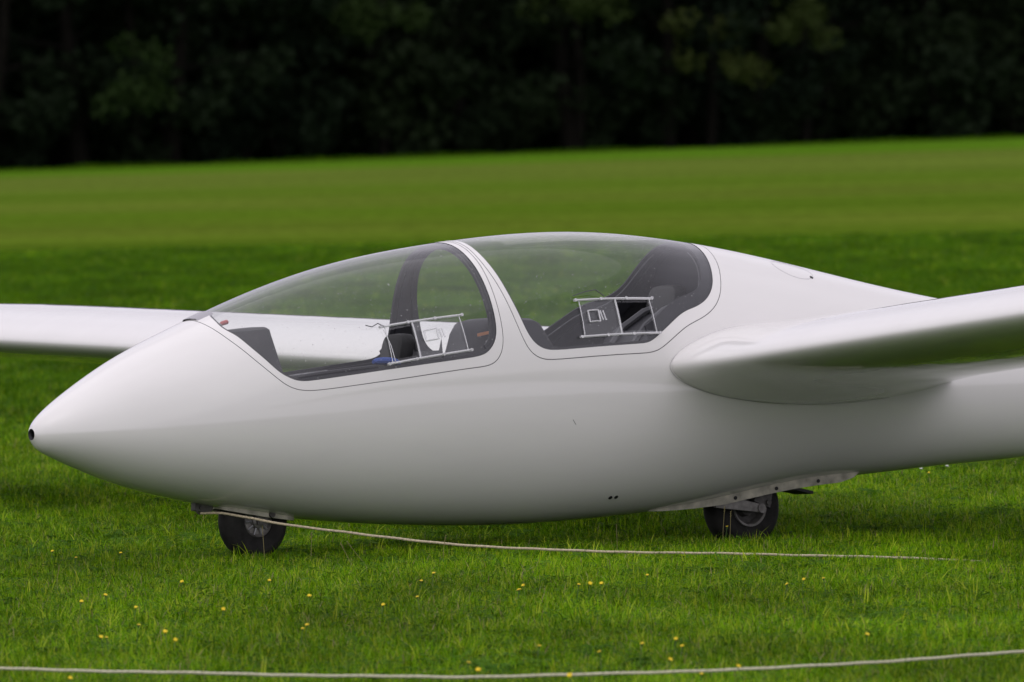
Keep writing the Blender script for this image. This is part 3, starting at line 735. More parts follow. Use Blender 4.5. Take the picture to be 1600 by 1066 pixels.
# cream lip round the nose wheel opening
def lip(name, wl_curve, h, t, matl):
    b = MB(); n = len(wl_curve)
    for side in (1, -1):
        rings = []
        for i, (x, s_) in enumerate(wl_curve):
            p = surf(x, max(s_, .002), 0, side); k = math.sin(math.pi * (i + .5) / n)**.45
            o = Vector((0, side * t, 0))
            rings.append([p + Vector((0, 0, .012)) - o * .3, p + Vector((0, 0, .012)) + o, p - Vector((0, 0, h * k)) + o * .8, p - Vector((0, 0, h * k)) - o * .3])
        b.loft(rings)
    return b.build(name, matl, glider, angle=40)
lipo = lip('nose_bay_lip', dense(nose_well, step=.02), .016, .012, M['cream'])
b = MB(); p = surf(.045, s_at_y(.045, .07), .004); b.tube([p + Vector((0, -.004, .0)), p + Vector((0, .012, .0))], .013, 14); b.build('bolt', M['dirtsteel'], lipo)
# fairing strip along the main wheel bay
b = MB()
for side in (1, -1):
    rings = []
    for x in np.linspace(1.86, 2.94, 40):
        t = (x - 1.86) / 1.08; hw = .094 + .016 * math.sin(math.pi * t); p = surf(x, s_at_y(x, hw), 0, side)
        h = .033 * min(1, (t / .35))**.8 * min(1, ((1 - t) / .10))**.5 + .001
        rings.append([p + Vector((0, -.012 * side, .01)), p + Vector((0, .007 * side, .006)), p + Vector((0, .004 * side, -h)), p + Vector((0, -.012 * side, -h))])
    b.loft(rings)
fair_o = b.build('main_bay_fairing', M['cream'], glider, angle=40)
for x in (2.29, 2.50, 2.72):
    t = (x - 1.86) / 1.08; hw = .094 + .016 * math.sin(math.pi * t); p = surf(x, s_at_y(x, hw), 0)
    b = MB(); b.tube([p + Vector((0, .004, -.017)), p + Vector((0, .0085, -.017))], .008, 12); b.build('screw', M['black'], fair_o)
WX, WZ = 2.40, .108
mw = empty('main_wheel', (0, 0, 0), glider)
b = MB(); b.lathe(tyre_prof(.172, .135, .082), 60, c=(WX, 0, WZ)); b.build('tyre', M['rubber'], mw)
b = MB(); b.lathe([(.086, .050), (.082, .066), (.073, .062), (.070, .048), (.066, .02)], 44, c=(WX, 0, WZ)); b.build('rim', M['alloy'], mw)
b = MB(); b.lathe([(.068, .022), (.040, .018), (.034, .045), (.001, .046)], 36, c=(WX, 0, WZ)); b.build('brake_drum', M['dirtsteel'], mw)
b = MB()
b.box((WX + .062, .070, WZ + .055), (.085, .035, .10), Matrix.Rotation(.35, 3, 'Y'), taper=.8); b.tube([(WX + .09, .085, WZ + .09), (WX + .09, .097, WZ + .09)], .016, 10); b.tube([(WX + .075, .085, WZ + .015), (WX + .075, .097, WZ + .015)], .012, 10)
b.build('brake_caliper', M['dirtsteel'], mw, smooth=False)
b = MB()
rings = []
for t in np.linspace(0, 1, 8):
    c_ = Vector((2.20, .092, .142)).lerp(Vector((WX + .03, .094, WZ - .008)), t); h = .030 * (1 - .45 * t); rings.append([c_ + Vector((0, -.008, h)), c_ + Vector((0, .008, h)), c_ + Vector((0, .008, -h)), c_ + Vector((0, -.008, -h))])
b.loft(rings); b.tube([(WX + .03, .07, WZ - .008), (WX + .03, .108, WZ - .008)], .019, 14); b.tube([(WX - .04, .08, .26), (WX - .035, .08, WZ + .05)], .010, 8)
b.build('swing_arm', M['alloy'], mw)
b = MB(); b.box((2.655, .03, .165), (.10, .13, .012), Matrix.Rotation(.22, 3, 'Y')); b.build('bay_flap', M['black'], glider, smooth=False)
# tow hook under the nose
b = MB(); b.box((-.235, 0, .218), (.075, .03, .05), Matrix.Rotation(.25, 3, 'Y'), taper=1.2)
ringp = [(-.252 + .017 * math.cos(t), .012, .205 + .017 * math.sin(t)) for t in np.linspace(0, 2 * math.pi, 17)]
b.tube(ringp, .004, 6, cap=False); b.tube([(-.252, -.02, .212), (-.252, .024, .212)], .007, 8); b.build('tow_hook', M['dirtsteel'], glider)

# flip from the left-handed build frame into the world (mesh y -> -y, winding reversed), then place
def flip(o):
    me = o.data
    if me is not None and getattr(me, 'vertices', None) is not None:
        cn = np.empty(len(me.loops) * 3, np.float32); has = me.has_custom_normals
        if has: me.corner_normals.foreach_get('vector', cn)
        co = np.empty(len(me.vertices) * 3); me.vertices.foreach_get('co', co); co = co.reshape(-1, 3); co[:, 1] *= -1
        loops_tot = np.empty(len(me.polygons), int); me.polygons.foreach_get('loop_total', loops_tot)
        vi = np.empty(len(me.loops), int); me.loops.foreach_get('vertex_index', vi)
        mi = np.empty(len(me.polygons), np.int32); me.polygons.foreach_get('material_index', mi)
        sm = np.empty(len(me.polygons), bool); me.polygons.foreach_get('use_smooth', sm)
        starts = np.concatenate([[0], np.cumsum(loops_tot)])
        faces = [tuple(vi[starts[i]:starts[i + 1]][::-1].tolist()) for i in range(len(loops_tot))]
        new = bpy.data.meshes.new(me.name); new.from_pydata([tuple(v) for v in co.tolist()], [], faces)
        for mt in me.materials: new.materials.append(mt)
        new.polygons.foreach_set('material_index', mi); new.polygons.foreach_set('use_smooth', sm); new.update()
        if has:
            cn = cn.reshape(-1, 3); cn[:, 1] *= -1
            nl = np.vstack([cn[starts[i]:starts[i + 1]][::-1] for i in range(len(loops_tot))])
            new.normals_split_custom_set([tuple(v) for v in nl.tolist()])
        else: new.set_sharp_from_angle(angle=math.radians(40))
        nm = me.name; o.data = new; bpy.data.meshes.remove(me); new.name = nm
    for ch in list(o.children): flip(ch)
flip(glider)
gm = Matrix.Identity(4)
for i in range(3):
    gm[i][0], gm[i][1], gm[i][2] = ax[i], -ay[i], azv[i]
gm.translation = GO
glider.matrix_world = gm
def L(x, y, z): return GO + ax * x + ay * y + azv * z

# a blue cushion lying in the front cockpit
b = MB(); rings = []
for t in np.linspace(0, 1, 9):
    w = .5 + .5 * math.sin(math.pi * min(1, max(0, t)))**.4; c_ = L(.40 + .125 * t, .315, .762 + .012 * t - .02 * t * t)
    rings.append([c_ + ay * (.022 * w * math.cos(a)) + azv * (.016 * w * math.sin(a)) for a in np.linspace(0, 2 * math.pi, 11)[:-1]])
b.loft(rings); tag(b.build('cushion', M['blue']), 'small blue fabric cushion showing above the front cockpit sill', 'cushion')

# ------------------------------------------------------------------ ropes
def rope(name, pts, r, matl, twist=38.0):
    pts = np.array(pts, float); d = np.concatenate([[0], np.cumsum(np.linalg.norm(np.diff(pts, axis=0), axis=1))])
    n = int(d[-1] / .006); t = np.linspace(0, d[-1], n)
    f = [pchip(d, pts[:, k]) for k in range(3)]
    c = np.stack([g(t) for g in f], 1)
    c[:, 2] += .0015 * np.sin(t * 7.1) * np.sin(t * 2.3 + 1) + .0006 * np.sin(t * 31)
    tt = np.gradient(c, axis=0); tt /= np.linalg.norm(tt, axis=1, keepdims=True)
    n1 = np.cross(tt, [0, 0, 1.]); n1 /= np.linalg.norm(n1, axis=1, keepdims=True); n2 = np.cross(n1, tt)
    K = 12; rings = []
    for i in range(n):
        rr = []
        for k in range(K):
            a = 2 * math.pi * k / K; ra = r * (1 + .16 * abs(math.sin(1.5 * (a - t[i] * twist * 2))) - .08)
            rr.append(c[i] + (n1[i] * math.cos(a) + n2[i] * math.sin(a)) * ra)
        rings.append(rr)
    b = MB(); b.loft(rings)
    # stray fibres
    for _ in range(int(d[-1] * 60)):
        i = rng.integers(1, n - 1); a = rng.uniform(0, 6.28); o = n1[i] * math.cos(a) + n2[i] * math.sin(a)
        p = c[i] + o * r * .9; q = p + o * r * rng.uniform(.5, 1.2) + tt[i] * rng.uniform(-.008, .008)
        w = tt[i] * .0006; b.add([p - w, p + w, q], [(0, 1, 2)])
    return b.build(name, matl)
hook = L(-.252, .012, .19)
r1 = [tuple(hook), (-1.179, .009, .191), (-1.076, -.042, .176), (-.974, -.093, .157), (-.846, -.156, .139), (-.694, -.232, .122), (-.517, -.320, .100), (-.316, -.421, .079), (-.115, -.521, .064), (.084, -.620, .054), (.282, -.719, .048), (.479, -.817, .045), (.675, -.915, .043), (.871, -1.012, .041), (1.089, -1.121, .036), (1.330, -1.241, .031), (1.569, -1.360, .026), (1.830, -1.490, .014), (2.3, -1.70, .004), (3.2, -1.9, .006)]
tag(rope('tow_rope', r1, .0047, M['rope']), 'pale frayed rope running from under the glider nose down into the grass', 'rope')
r2 = [(-3.2, -6.3), (-2.2, -7.15), (-1.739, -7.598), (-1.612, -7.735), (-1.2, -8.054), (-.8, -8.302), (-.407, -8.516), (-.097, -8.641), (.173, -8.632), (.366, -8.598), (.561, -8.534), (.756, -8.470), (.953, -8.374), (1.153, -8.246), (1.357, -8.084), (1.565, -7.889), (1.691, -7.764), (2.3, -7.1), (3.2, -6.2)]
tag(rope('ground_rope', [(x, y, .062) for x, y in r2], .0046, M['ropew']), 'white rope lying across the grass in the immediate foreground', 'rope')

# ------------------------------------------------------------------ grass
def blade(b, x, y, h, w, lean, az_, mi, curl=.5):
    d = Vector((math.cos(az_), math.sin(az_), 0)); sd = Vector((-d.y, d.x, 0))
    pts = [(0, 0), (.38, .12), (.72, .42), (1.0, .95)]
    ws = [w, w * .95, w * .62, 0]
    v = []
    for (t, k), ww in zip(pts, ws):
        c = Vector((x, y, -.008)) + Vector((0, 0, h * t * (1 - .25 * lean * t))) + d * (h * lean * k)
        if ww: v += [c - sd * ww / 2, c + sd * ww / 2]
        else: v += [c]
    b.add(v, [(0, 1, 3, 2), (2, 3, 5, 4), (4, 5, 6)], mi)

tufts = bpy.data.collections.new('grass_sources')
def tuft(kind, i, slots=('grass', 'grass2', 'dry', 'clover', 'grass_dark')):
    r = random.Random(100 * kind + i); b = MB()
    nb, rad, h0, h1 = {0: (38, .055, .016, .052), 1: (28, .05, .026, .076), 2: (28, .05, .012, .036), 3: (46, .11, .035, .085), 4: (8, .05, .012, .03), 5: (5, .05, .06, .115)}[kind]
    for _ in range(nb):
        a = r.uniform(0, 6.283); q = rad * math.sqrt(r.random())
        h = r.uniform(h0, h1) * (1.0 if r.random() > .12 else 1.35)
        mi = 1 if r.random() < .16 else (2 if r.random() < .03 else (4 if r.random() < .3 else 0))
        blade(b, q * math.cos(a), q * math.sin(a), h, r.uniform(.0022, .0048) * (1.6 if kind == 3 else 1), r.uniform(.1, 1.25), r.uniform(0, 6.283), mi)
    if kind == 2:      # clover and plantain leaves low in the sward
        for _ in range(6):
            a = r.uniform(0, 6.283); q = rad * math.sqrt(r.random()); c = Vector((q * math.cos(a), q * math.sin(a), r.uniform(.015, .04)))
            for k in range(3):
                aa = a + 2.094 * k; d = Vector((math.cos(aa), math.sin(aa), r.uniform(-.2, .35))) * r.uniform(.008, .014); s_ = Vector((-d.y, d.x, 0)) * .6
                b.add([c, c + d * .6 + s_, c + d * 1.15, c + d * .6 - s_], [(0, 1, 2, 3)], 3)
    if kind == 4:      # flat rosettes of broad leaves
        for k in range(8):
            a = k * .785 + r.uniform(-.3, .3); d = Vector((math.cos(a), math.sin(a), 0)); s_ = Vector((-d.y, d.x, 0)); ln = r.uniform(.035, .075); w = ln * .16
            q = [Vector((0, 0, .004)) + d * ln * t + Vector((0, 0, .022 * math.sin(t * 2.6))) for t in (.08, .4, .75, 1.0)]
            b.add([q[0] - s_ * w * .3, q[0] + s_ * w * .3, q[1] + s_ * w, q[1] - s_ * w, q[2] + s_ * w * .9, q[2] - s_ * w * .9, q[3]], [(0, 1, 2, 3), (3, 2, 4, 5), (5, 4, 6)], 3)
    me = bpy.data.meshes.new('grass_tuft'); me.from_pydata(b.v, [], b.f)
    for k in slots: me.materials.append(M[k])
    me.polygons.foreach_set('material_index', np.array(b.m, dtype=np.int32)); me.update()
    o = bpy.data.objects.new('grass_tuft_%02d' % len(tufts.objects), me); tufts.objects.link(o)
for kind, cnt in ((0, 5), (1, 3), (2, 2)):
    for i in range(cnt): tuft(kind, i)
for i in range(5): tuft(0, 20 + i, ('grass_dark', 'grass', 'grass2', 'clover', 'grass_dark'))      # the darker, ranker sward further off
for kind in (4, 4, 5, 5): tuft(kind, 40 + len(tufts.objects))

def vnoise(x, y, sc, seed=0):
    r = np.random.default_rng(seed); T = r.random((64, 64)); u, v = x * sc, y * sc
    i, j = np.floor(u).astype(int), np.floor(v).astype(int); fu, fv = u - i, v - j; fu = fu * fu * (3 - 2 * fu); fv = fv * fv * (3 - 2 * fv)
    g = lambda a, b_: T[a % 64, b_ % 64]
    return (g(i, j) * (1 - fu) + g(i + 1, j) * fu) * (1 - fv) + (g(i, j + 1) * (1 - fu) + g(i + 1, j + 1) * fu) * fv

def grass_group():
    ng = bpy.data.node_groups.new('grass_scatter', 'GeometryNodeTree')
    ng.interface.new_socket('Geometry', in_out='INPUT', socket_type='NodeSocketGeometry'); ng.interface.new_socket('Geometry', in_out='OUTPUT', socket_type='NodeSocketGeometry')
    n, l = ng.nodes, ng.links
    gi, go = n.new('NodeGroupInput'), n.new('NodeGroupOutput')
    ci = n.new('GeometryNodeCollectionInfo'); ci.inputs['Collection'].default_value = tufts; ci.inputs['Separate Children'].default_value = True; ci.inputs['Reset Children'].default_value = True
    ip = n.new('GeometryNodeInstanceOnPoints'); ip.inputs['Pick Instance'].default_value = True
    sc = n.new('GeometryNodeInputNamedAttribute'); sc.data_type = 'FLOAT'; sc.inputs['Name'].default_value = 'size'
    rt_ = n.new('GeometryNodeInputNamedAttribute'); rt_.data_type = 'FLOAT_VECTOR'; rt_.inputs['Name'].default_value = 'turn'
    pk = n.new('GeometryNodeInputNamedAttribute'); pk.data_type = 'INT'; pk.inputs['Name'].default_value = 'pick'
    l.new(gi.outputs[0], ip.inputs['Points']); l.new(ci.outputs[0], ip.inputs['Instance'])
    l.new(sc.outputs['Attribute'], ip.inputs['Scale']); l.new(rt_.outputs['Attribute'], ip.inputs['Rotation']); l.new(pk.outputs['Attribute'], ip.inputs['Instance Index'])
    l.new(ip.outputs[0], go.inputs[0]); return ng
GGRP = grass_group()
def grass_zone(y0, y1, hw0, hw1, dens, s0, s1):
    area = (y1 - y0) * (hw0 + hw1); n = int(area * dens)
    y = rng.uniform(y0, y1, n); x = rng.uniform(-1, 1, n) * (hw0 + (hw1 - hw0) * (y - y0) / (y1 - y0))
    nz = .6 * vnoise(x, y * .7, .9, 3) + .4 * vnoise(x, y, 2.6, 4)
    size = rng.uniform(s0, s1, n) * (.62 + .75 * nz)
    # trodden thinner sward close to the wheels
    pick = rng.integers(0, 10, n); pick = np.where((nz < .38) & (rng.random(n) < .4), rng.integers(8, 10, n), pick)
    dk = smoothstep(6, 22, y) * .9 + .25 * (vnoise(x, y * .6, .55, 8) > .62); pick = np.where(rng.random(n) < dk, rng.integers(10, 15, n), pick)
    od = rng.random(n); pick = np.where(od < .035, rng.integers(15, 17, n), np.where(od < .085, rng.integers(17, 19, n), pick)); size = np.where(od < .085, rng.uniform(.7, 1.1, n), size)
    return x, y, size, pick
Z = [grass_zone(-12.5, -4, 2.9, 3.3, 420, .75, 1.15), grass_zone(-4, 5, 3.3, 3.8, 420, .75, 1.15), grass_zone(5, 16, 3.8, 4.6, 230, .8, 1.2), grass_zone(16, 45, 4.6, 7, 85, 1.0, 1.5), grass_zone(45, 84, 7, 9.5, 40, 1.1, 1.6)]
_x = rng.uniform(-26, 27, 5000); Z.append((_x, 300 + .6 * _x + rng.uniform(-1.4, .8, 5000), rng.uniform(1.2, 3.6, 5000) * (.5 + vnoise(_x, _x * 0, .8, 12)), rng.integers(10, 15, 5000)))
x, y, size, pick = (np.concatenate([z[i] for z in Z]) for i in range(4))
me = bpy.data.meshes.new('grass'); pts = np.stack([x, y, gz(x, y)], 1).astype(np.float32)
me.vertices.add(len(pts)); me.vertices.foreach_set('co', pts.ravel())
at = me.attributes.new('size', 'FLOAT', 'POINT'); at.data.foreach_set('value', size.astype(np.float32))
at = me.attributes.new('pick', 'INT', 'POINT'); at.data.foreach_set('value', pick.astype(np.int32))
tv = np.stack([rng.normal(0, .12, len(x)), rng.normal(0, .12, len(x)), rng.uniform(0, 6.283, len(x))], 1).astype(np.float32)
at = me.attributes.new('turn', 'FLOAT_VECTOR', 'POINT'); at.data.foreach_set('vector', tv.ravel()); me.update()
grass = bpy.data.objects.new('grass', me); C.link(grass)
md = grass.modifiers.new('scatter', 'NODES'); md.node_group = GGRP
tag(grass, 'short green grass covering the airfield around the glider', 'grass', kind='stuff')

# ------------------------------------------------------------------ yellow flowers and dry stalks
def flower_mesh(seed, petal):
    r = random.Random(seed); b = MB(); n = 13
    for layer, (rad, zz, k0) in enumerate(((.0135, .0, 0), (.010, .003, .24))):
        for k in range(n):
            a = 2 * math.pi * k / n + k0; w = .0022; d = Vector((math.cos(a), math.sin(a), 0)); s_ = Vector((-d.y, d.x, 0)) * w; q = r.uniform(.85, 1.1) * rad
            b.add([Vector((0, 0, zz)) - s_ * .6, Vector((0, 0, zz)) + s_ * .6, d * q + s_ + Vector((0, 0, zz + .004)), d * q * 1.06 + Vector((0, 0, zz + .0045)), d * q - s_ + Vector((0, 0, zz + .004))], [(0, 1, 2, 3, 4)])
    b.lathe([(.005, -.0)], 8) if False else None
    me = bpy.data.meshes.new('flower_head'); me.from_pydata(b.v, [], b.f); me.materials.append(petal); me.update()
    return me
def stem_mesh(h, seed):
    r = random.Random(seed); b = MB(); dx, dy = r.uniform(-.01, .01), r.uniform(-.01, .01)
    b.tube([(0, 0, -.005), (dx * .3, dy * .3, h * .5), (dx, dy, h)], .0012, 5); b.tube([(dx, dy, h - .008), (dx, dy, h)], [.002, .0045], 6)
    me = bpy.data.meshes.new('stem'); me.from_pydata(b.v, [], b.f); me.materials.append(M['stem']); me.update(); return me, dx, dy
HEADS = [flower_mesh(i, M['petal']) for i in range(3)]; DAISY = flower_mesh(9, M['daisy']); STEMS = [stem_mesh(h, 20 + i) for i, h in enumerate((.066, .076, .088))]
FL = {
 'left of the nose wheel': [(-1.83, -.27), (-1.69, -1.27), (-1.55, -.53)],
 'in front of the nose wheel': [(-1.23, -2.80), (-.91, -2.83), (-.74, -3.94), (-1.02, -4.69)],
 'low at the left edge': [(-1.54, -4.02), (-1.45, -3.81), (-1.33, -4.47)],
 'above the left end of the foreground rope': [(-1.35, -6.40), (-1.26, -5.96), (-1.15, -6.17), (-1.12, -6.47), (-1.33, -6.44), (-.71, -6.35), (-.70, -6.14)],
 'below the sagging tow rope': [(-.47, -4.61), (-.35, -3.48), (-.34, -4.33), (-.31, -2.96)],
 'in the middle foreground row': [(0.0, -3.82), (.03, -3.70), (.21, -3.94), (.25, -3.87), (.29, -3.88), (.46, -3.38)],
 'in front of the main wheel': [(.95, -3.78), (1.02, -3.46), (1.10, -3.62)],
 'above the right half of the foreground rope': [(.49, -7.31), (.51, -7.35), (.46, -8.03), (.06, -7.20), (.26, -7.74), (.38, -7.54)],
 'touching the foreground rope': [(-.16, -8.35), (-.13, -8.36), (.67, -8.60)],
 'nearest the bottom edge': [(.54, -8.78), (.16, -8.88), (-1.37, -8.38)],
 'standing alone in the right foreground': [(1.11, -6.92)],
 'standing against the tyre of the main wheel': [(.85, .95)],
 'right behind the tail boom': [(1.89, 5.66)],
}
ORD = ['leftmost', 'second from left', 'third from left', 'fourth from left', 'fifth from left', 'sixth from left', 'seventh from left', 'eighth from left', 'ninth from left', 'tenth from left', 'eleventh from left', 'twelfth from left', 'thirteenth from left', 'fourteenth from left', 'fifteenth from left', 'sixteenth from left', 'seventeenth from left', 'eighteenth from left', 'nineteenth from left', 'twentieth from left']
def px(x, y): return x / (y + CAM_D)
def in_view(x, y): return abs(px(x, y)) < .0555
def flower(x, y, label, group, head, scale=1.0):
    i = random.randrange(3); st, dx, dy = STEMS[i]; h = (.066, .076, .088)[i]
    o = empty('yellow_flower' if head is not DAISY else 'white_flower', (x, y, float(gz(x, y)))); o.scale = (1, 1, 1)
    a = bpy.data.objects.new('stem', st); C.link(a); a.parent = o
    d = bpy.data.objects.new('flower_head', head); C.link(d); d.parent = o; d.location = (dx, dy, h)
    d.scale = (scale,) * 3; d.rotation_euler = (random.uniform(.1, .9), random.uniform(-.35, .35), random.uniform(-.5, .5))
    tag(o, label, 'flower', group)
for where, ps in FL.items():
    for k, (x, y) in enumerate(sorted(ps, key=lambda q: px(*q))):
        lab = 'small yellow flower ' + where + ('' if len(ps) == 1 else ', ' + ORD[k] + ' of ' + str(len(ps)))
        flower(x, y, lab, 'yellow flowers ' + where, HEADS[k % 3], random.uniform(.40, .66))
for k, (x, y) in enumerate(((1.85, 5.61), (1.98, 5.84))):
    flower(x, y, ('left', 'right')[k] + ' one of two white flowers behind the tail boom', 'white flowers behind the tail boom', DAISY, .6)

def stalk(x, y, pts, label, r=.0011, head=True):
    b = MB(); p = [Vector(q) for q in pts]; b.tube(p, [r * 1.2] + [r] * (len(p) - 1), 5)
    o = empty('grass_stalk', (x, y, float(gz(x, y)))); b.build('stem', M['dry'], o)
    if head:
        b = MB(); e, f = p[-1], (p[-1] - p[-2]).normalized()
        for k in range(12):
            a = k * 2.4; c = e - f * .028 * (k / 12); s_ = Vector((math.cos(a), math.sin(a), .8)) * .004
            b.tube([c, c + s_], [.0014, .0004], 4)
        b.build('seed_head', M['dry'], o)
    tag(o, label, 'grass stalk', 'dry grass stalks')
# px: (968,812-850) (1128..) (530) (416) (492) (116)
stalk(.395, -.35, [(0, 0, 0), (.002, 0, .06), (.0, 0, .135)], 'thin pale grass stalk standing upright behind the middle of the tow rope', head=False)
stalk(.83, .55, [(0, 0, 0), (.004, 0, .08), (.012, 0, .17)], 'left one of two thin stalks standing before the main wheel')
stalk(.855, .50, [(0, 0, 0), (.006, 0, .07), (.010, 0, .15)], 'right one of two thin stalks standing before the main wheel')
stalk(-.985, -.35, [(0, 0, 0), (-.004, 0, .08), (-.008, 0, .155)], 'pale grass stalk standing in front of the nose wheel tyre', head=False)
stalk(-.80, -.5, [(0, 0, 0), (.0, 0, .06), (.004, 0, .13)], 'upright grass stalk just behind the nose wheel under the tow rope')
stalk(-.62, -1.0, [(0, 0, 0), (-.03, 0, .06), (-.055, 0, .11)], 'left-leaning bent stalk under the tow rope behind the nose wheel')
stalk(-.56, -1.0, [(0, 0, 0), (-.04, 0, .05), (-.09, 0, .115)], 'longer left-leaning stalk under the tow rope behind the nose wheel')
stalk(-.285, -.75, [(0, 0, 0), (.004, 0, .07), (.014, 0, .12)], 'short grass stalk with seed head below the sagging tow rope')
stalk(-1.70, -2.4, [(0, 0, 0), (.002, 0, .06), (.012, 0, .115)], 'pale grass stalk standing near the left edge of the grass')

# ------------------------------------------------------------------ the dark wood behind the field
def leaf_cloud(b, cs, n, size, r, mi=0):
    """n leaf quads spread in clumps cs = [(centre, radii)]"""
    for _ in range(n):
        c, rad = cs[r.integers(len(cs))]
        d = r.normal(size=3); d /= np.linalg.norm(d) + 1e-9; q = np.array(c) + d * np.array(rad) * r.random()**.45
        u = r.normal(size=3); u /= np.linalg.norm(u); v = np.cross(u, r.normal(size=3)); v /= np.linalg.norm(v); s_ = size * r.uniform(.6, 1.4)
        b.add([q - u * s_, q + v * s_ * .55, q + u * s_, q - v * s_ * .55], [(0, 1, 2, 3)], mi)

def limb_tree(seed, H, bend, crown_lo, spread, nl=4200):
    r = np.random.default_rng(seed); t = MB(); c = MB()
    hs = np.linspace(0, H * .86, 11); px = bend * np.sin(hs / H * 3.0) + np.cumsum(r.normal(0, .06, 11)); px -= px[0]; py = np.cumsum(r.normal(0, .06, 11)); py -= py[0]
    pts = [(px[i], py[i], hs[i] - .15 * (i == 0)) for i in range(11)]; t.tube(pts, [.34 * (1 - .085 * i) * (1.25 if i == 0 else 1) for i in range(11)], 9)
    clumps = []
    for k in range(20):
        h = crown_lo + (H * .95 - crown_lo) * (k + r.random()) / 20; i = min(9, int(h / (H * .86) * 10)); a = r.uniform(0, 6.283); rr = spread * (.55 + .45 * math.sin(math.pi * min(1, (h - crown_lo) / (H - crown_lo) * .8 + .15))) * r.uniform(.6, 1.1)
        e = np.array([pts[i][0] + rr * math.cos(a), pts[i][1] + rr * math.sin(a), h + rr * .12 - (.5 if k < 5 else 0)]); s0 = np.array(pts[i])
        mid = (s0 + e) / 2 + (0, 0, .35); t.tube([s0, mid, e], [.09, .06, .02], 5)
        for _ in range(3):
            f = r.uniform(.55, 1.05); clumps.append((s0 + (e - s0) * f + r.normal(0, .35, 3), (r.uniform(.7, 1.5), r.uniform(.7, 1.5), r.uniform(.5, 1.1))))
    leaf_cloud(c, clumps, nl, .20, r)
    def mk(nm, bb, mt):
        me = bpy.data.meshes.new(nm); me.from_pydata([tuple(map(float, v)) for v in bb.v], [], bb.f); me.materials.append(mt); me.update(); return me
    return mk('trunk', t, M['bark']), mk('crown', c, M['leaf'])
TREES = [limb_tree(31 + i, H, bd, lo, sp) for i, (H, bd, lo, sp) in enumerate(((17, .5, 1.8, 4.2), (15, -.7, 1.2, 3.8), (18, .2, 2.6, 4.5), (14, .9, .9, 3.6)))]
def place_tree(x, y, v, sc, rz, label, group=None, crown_mesh=None):
    o = empty('tree', (x, y, float(gz(x, y)))); o.rotation_euler = (0, 0, rz); o.scale = (sc,) * 3
    for nm, me in zip(('trunk', 'crown'), TREES[v]):
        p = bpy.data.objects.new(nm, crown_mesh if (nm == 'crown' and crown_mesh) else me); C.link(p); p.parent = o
    tag(o, label, 'tree', group); return o
def edge_y(x): return 300 + .6 * x
r_ = np.random.default_rng(5)
xs_ = np.arange(-27, 30, 3.6)
nth = 0
for k, x in enumerate(xs_):
    vis = in_view(x, edge_y(x) + 2); lab = ('dark leafy tree in the front row of the wood, ' + ORD[nth]) if vis else 'dark leafy tree of the wood beyond the picture edge'; nth += vis
    place_tree(float(x + r_.uniform(-.9, .9)), float(edge_y(x) + r_.uniform(1.2, 3.2)), int(r_.integers(4)), float(r_.uniform(.9, 1.12)), float(r_.uniform(0, 6.28)), lab, 'front row of trees at the edge of the wood')
for k, x in enumerate(np.arange(-29, 32, 4.4)):
    place_tree(float(x + r_.uniform(-1, 1)), float(edge_y(x) + r_.uniform(5.5, 8.5)), int(r_.integers(4)), float(r_.uniform(.95, 1.2)), float(r_.uniform(0, 6.28)), 'shadowed tree standing deeper inside the wood', 'trees inside the wood')
# shrubs at the foot of the wood
def shrub_mesh(seed):
    r = np.random.default_rng(seed); b = MB(); cl = [((r.uniform(-1.1, 1.1), r.uniform(-.6, .6), r.uniform(.3, 1.5)), (r.uniform(.5, .9), .5, r.uniform(.4, .7))) for _ in range(9)]
    leaf_cloud(b, cl, 900, .13, r); me = bpy.data.meshes.new('foliage'); me.from_pydata([tuple(map(float, v)) for v in b.v], [], b.f); me.materials.append(M['leaf']); me.update()
    t = MB()
    for _ in range(5): a = r.uniform(0, 6.28); t.tube([(0, 0, -.05), (.3 * math.cos(a), .2 * math.sin(a), .6), (.7 * math.cos(a), .4 * math.sin(a), 1.3)], [.03, .022, .01], 5)
    m2 = bpy.data.meshes.new('stem'); m2.from_pydata([tuple(v) for v in t.v], [], t.f); m2.materials.append(M['bark']); m2.update(); return me, m2
nsh = 0
SH = [shrub_mesh(60 + i) for i in range(3)]
for k, x in enumerate(np.arange(-27, 30, 2.3)):
    if r_.random() < .25: continue
    o = empty('shrub', (float(x + r_.uniform(-.6, .6)), float(edge_y(x) + r_.uniform(.6, 3.0)), float(gz(x, edge_y(x))))); o.rotation_euler = (0, 0, float(r_.uniform(-.6, .6))); s_ = float(r_.uniform(1.1, 2.2)); o.scale = (s_, s_, s_ * float(r_.uniform(.8, 1.3)))
    for nm, me in zip(('foliage', 'stem'), SH[k % 3]):
        p = bpy.data.objects.new(nm, me); C.link(p); p.parent = o
    vis = in_view(o.location.x, o.location.y); lab = ('dark shrub at the foot of the wood, ' + ORD[nsh]) if vis else 'dark shrub of the wood beyond the picture edge'; nsh += vis
    tag(o, lab, 'shrub', 'shrubs along the edge of the wood')
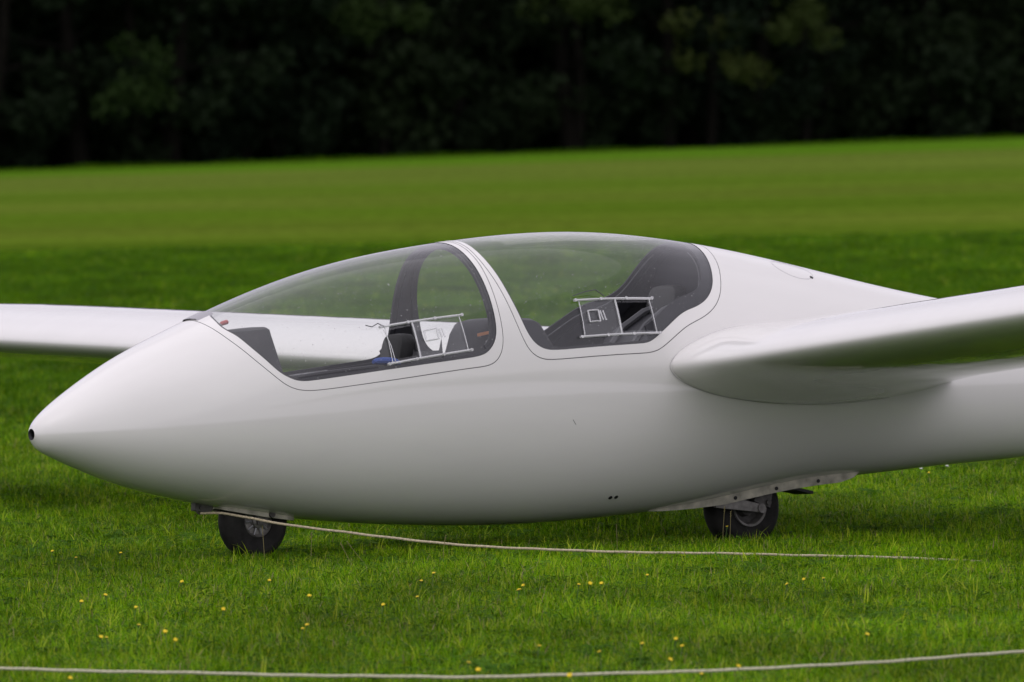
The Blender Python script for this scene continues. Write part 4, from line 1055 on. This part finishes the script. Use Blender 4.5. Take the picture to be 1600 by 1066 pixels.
# a few overhanging boughs, leaves coloured lighter as if catching the light
def bough(x, z, wdt, hgt, label, seed):
    r = np.random.default_rng(seed); b = MB(); cl = []
    for _ in range(9): cl.append(((r.uniform(-wdt, wdt), r.uniform(-.5, .5), r.uniform(-hgt, hgt)), (.75, .6, .55)))
    leaf_cloud(b, cl, 520, .14, r); y = edge_y(x) - 2.2
    o = empty('tree', (x, edge_y(x) + 1.2, float(gz(x, y))))
    t = MB(); t.tube([(0, 0, -.1), (.15, 0, 2.5), (-.1, 0, 5.5), (.1, .2, 9)], [.22, .19, .15, .08], 8); t.tube([(-.02, 0, z + 1.2), (.1, -1.6, z + 1.0), (.2, -3.3, z + .1)], [.09, .06, .02], 6)
    t.build('trunk', M['bark'], o)
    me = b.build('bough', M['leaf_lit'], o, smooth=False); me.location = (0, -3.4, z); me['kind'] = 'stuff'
    c = MB(); leaf_cloud(c, [((r.uniform(-2, 2), r.uniform(-1.5, 2), r.uniform(5, 10)), (1.2, 1.2, .9)) for _ in range(26)], 1300, .2, r); c.build('crown', M['leaf'], o, smooth=False)
    tag(o, label, 'tree')
bough(-4.6, 5.1, 1.3, .6, 'tree with a lit-coloured leafy bough above the front canopy', 201)
bough(2.6, 5.6, 1.6, .6, 'tree with lit-coloured yellowish leaves showing high above the rear canopy', 202)
bough(7.6, 3.9, 1.9, 1.2, 'tree with lit-coloured drooping leaves right of the rear canopy', 203)
bough(11.2, 4.9, 1.3, 1.0, 'tree with lit-coloured leaves above the near wing root', 204)
bough(-13.5, 3.2, 1.2, 1.4, 'tree with faint lit-coloured leaves above the far wing', 205)
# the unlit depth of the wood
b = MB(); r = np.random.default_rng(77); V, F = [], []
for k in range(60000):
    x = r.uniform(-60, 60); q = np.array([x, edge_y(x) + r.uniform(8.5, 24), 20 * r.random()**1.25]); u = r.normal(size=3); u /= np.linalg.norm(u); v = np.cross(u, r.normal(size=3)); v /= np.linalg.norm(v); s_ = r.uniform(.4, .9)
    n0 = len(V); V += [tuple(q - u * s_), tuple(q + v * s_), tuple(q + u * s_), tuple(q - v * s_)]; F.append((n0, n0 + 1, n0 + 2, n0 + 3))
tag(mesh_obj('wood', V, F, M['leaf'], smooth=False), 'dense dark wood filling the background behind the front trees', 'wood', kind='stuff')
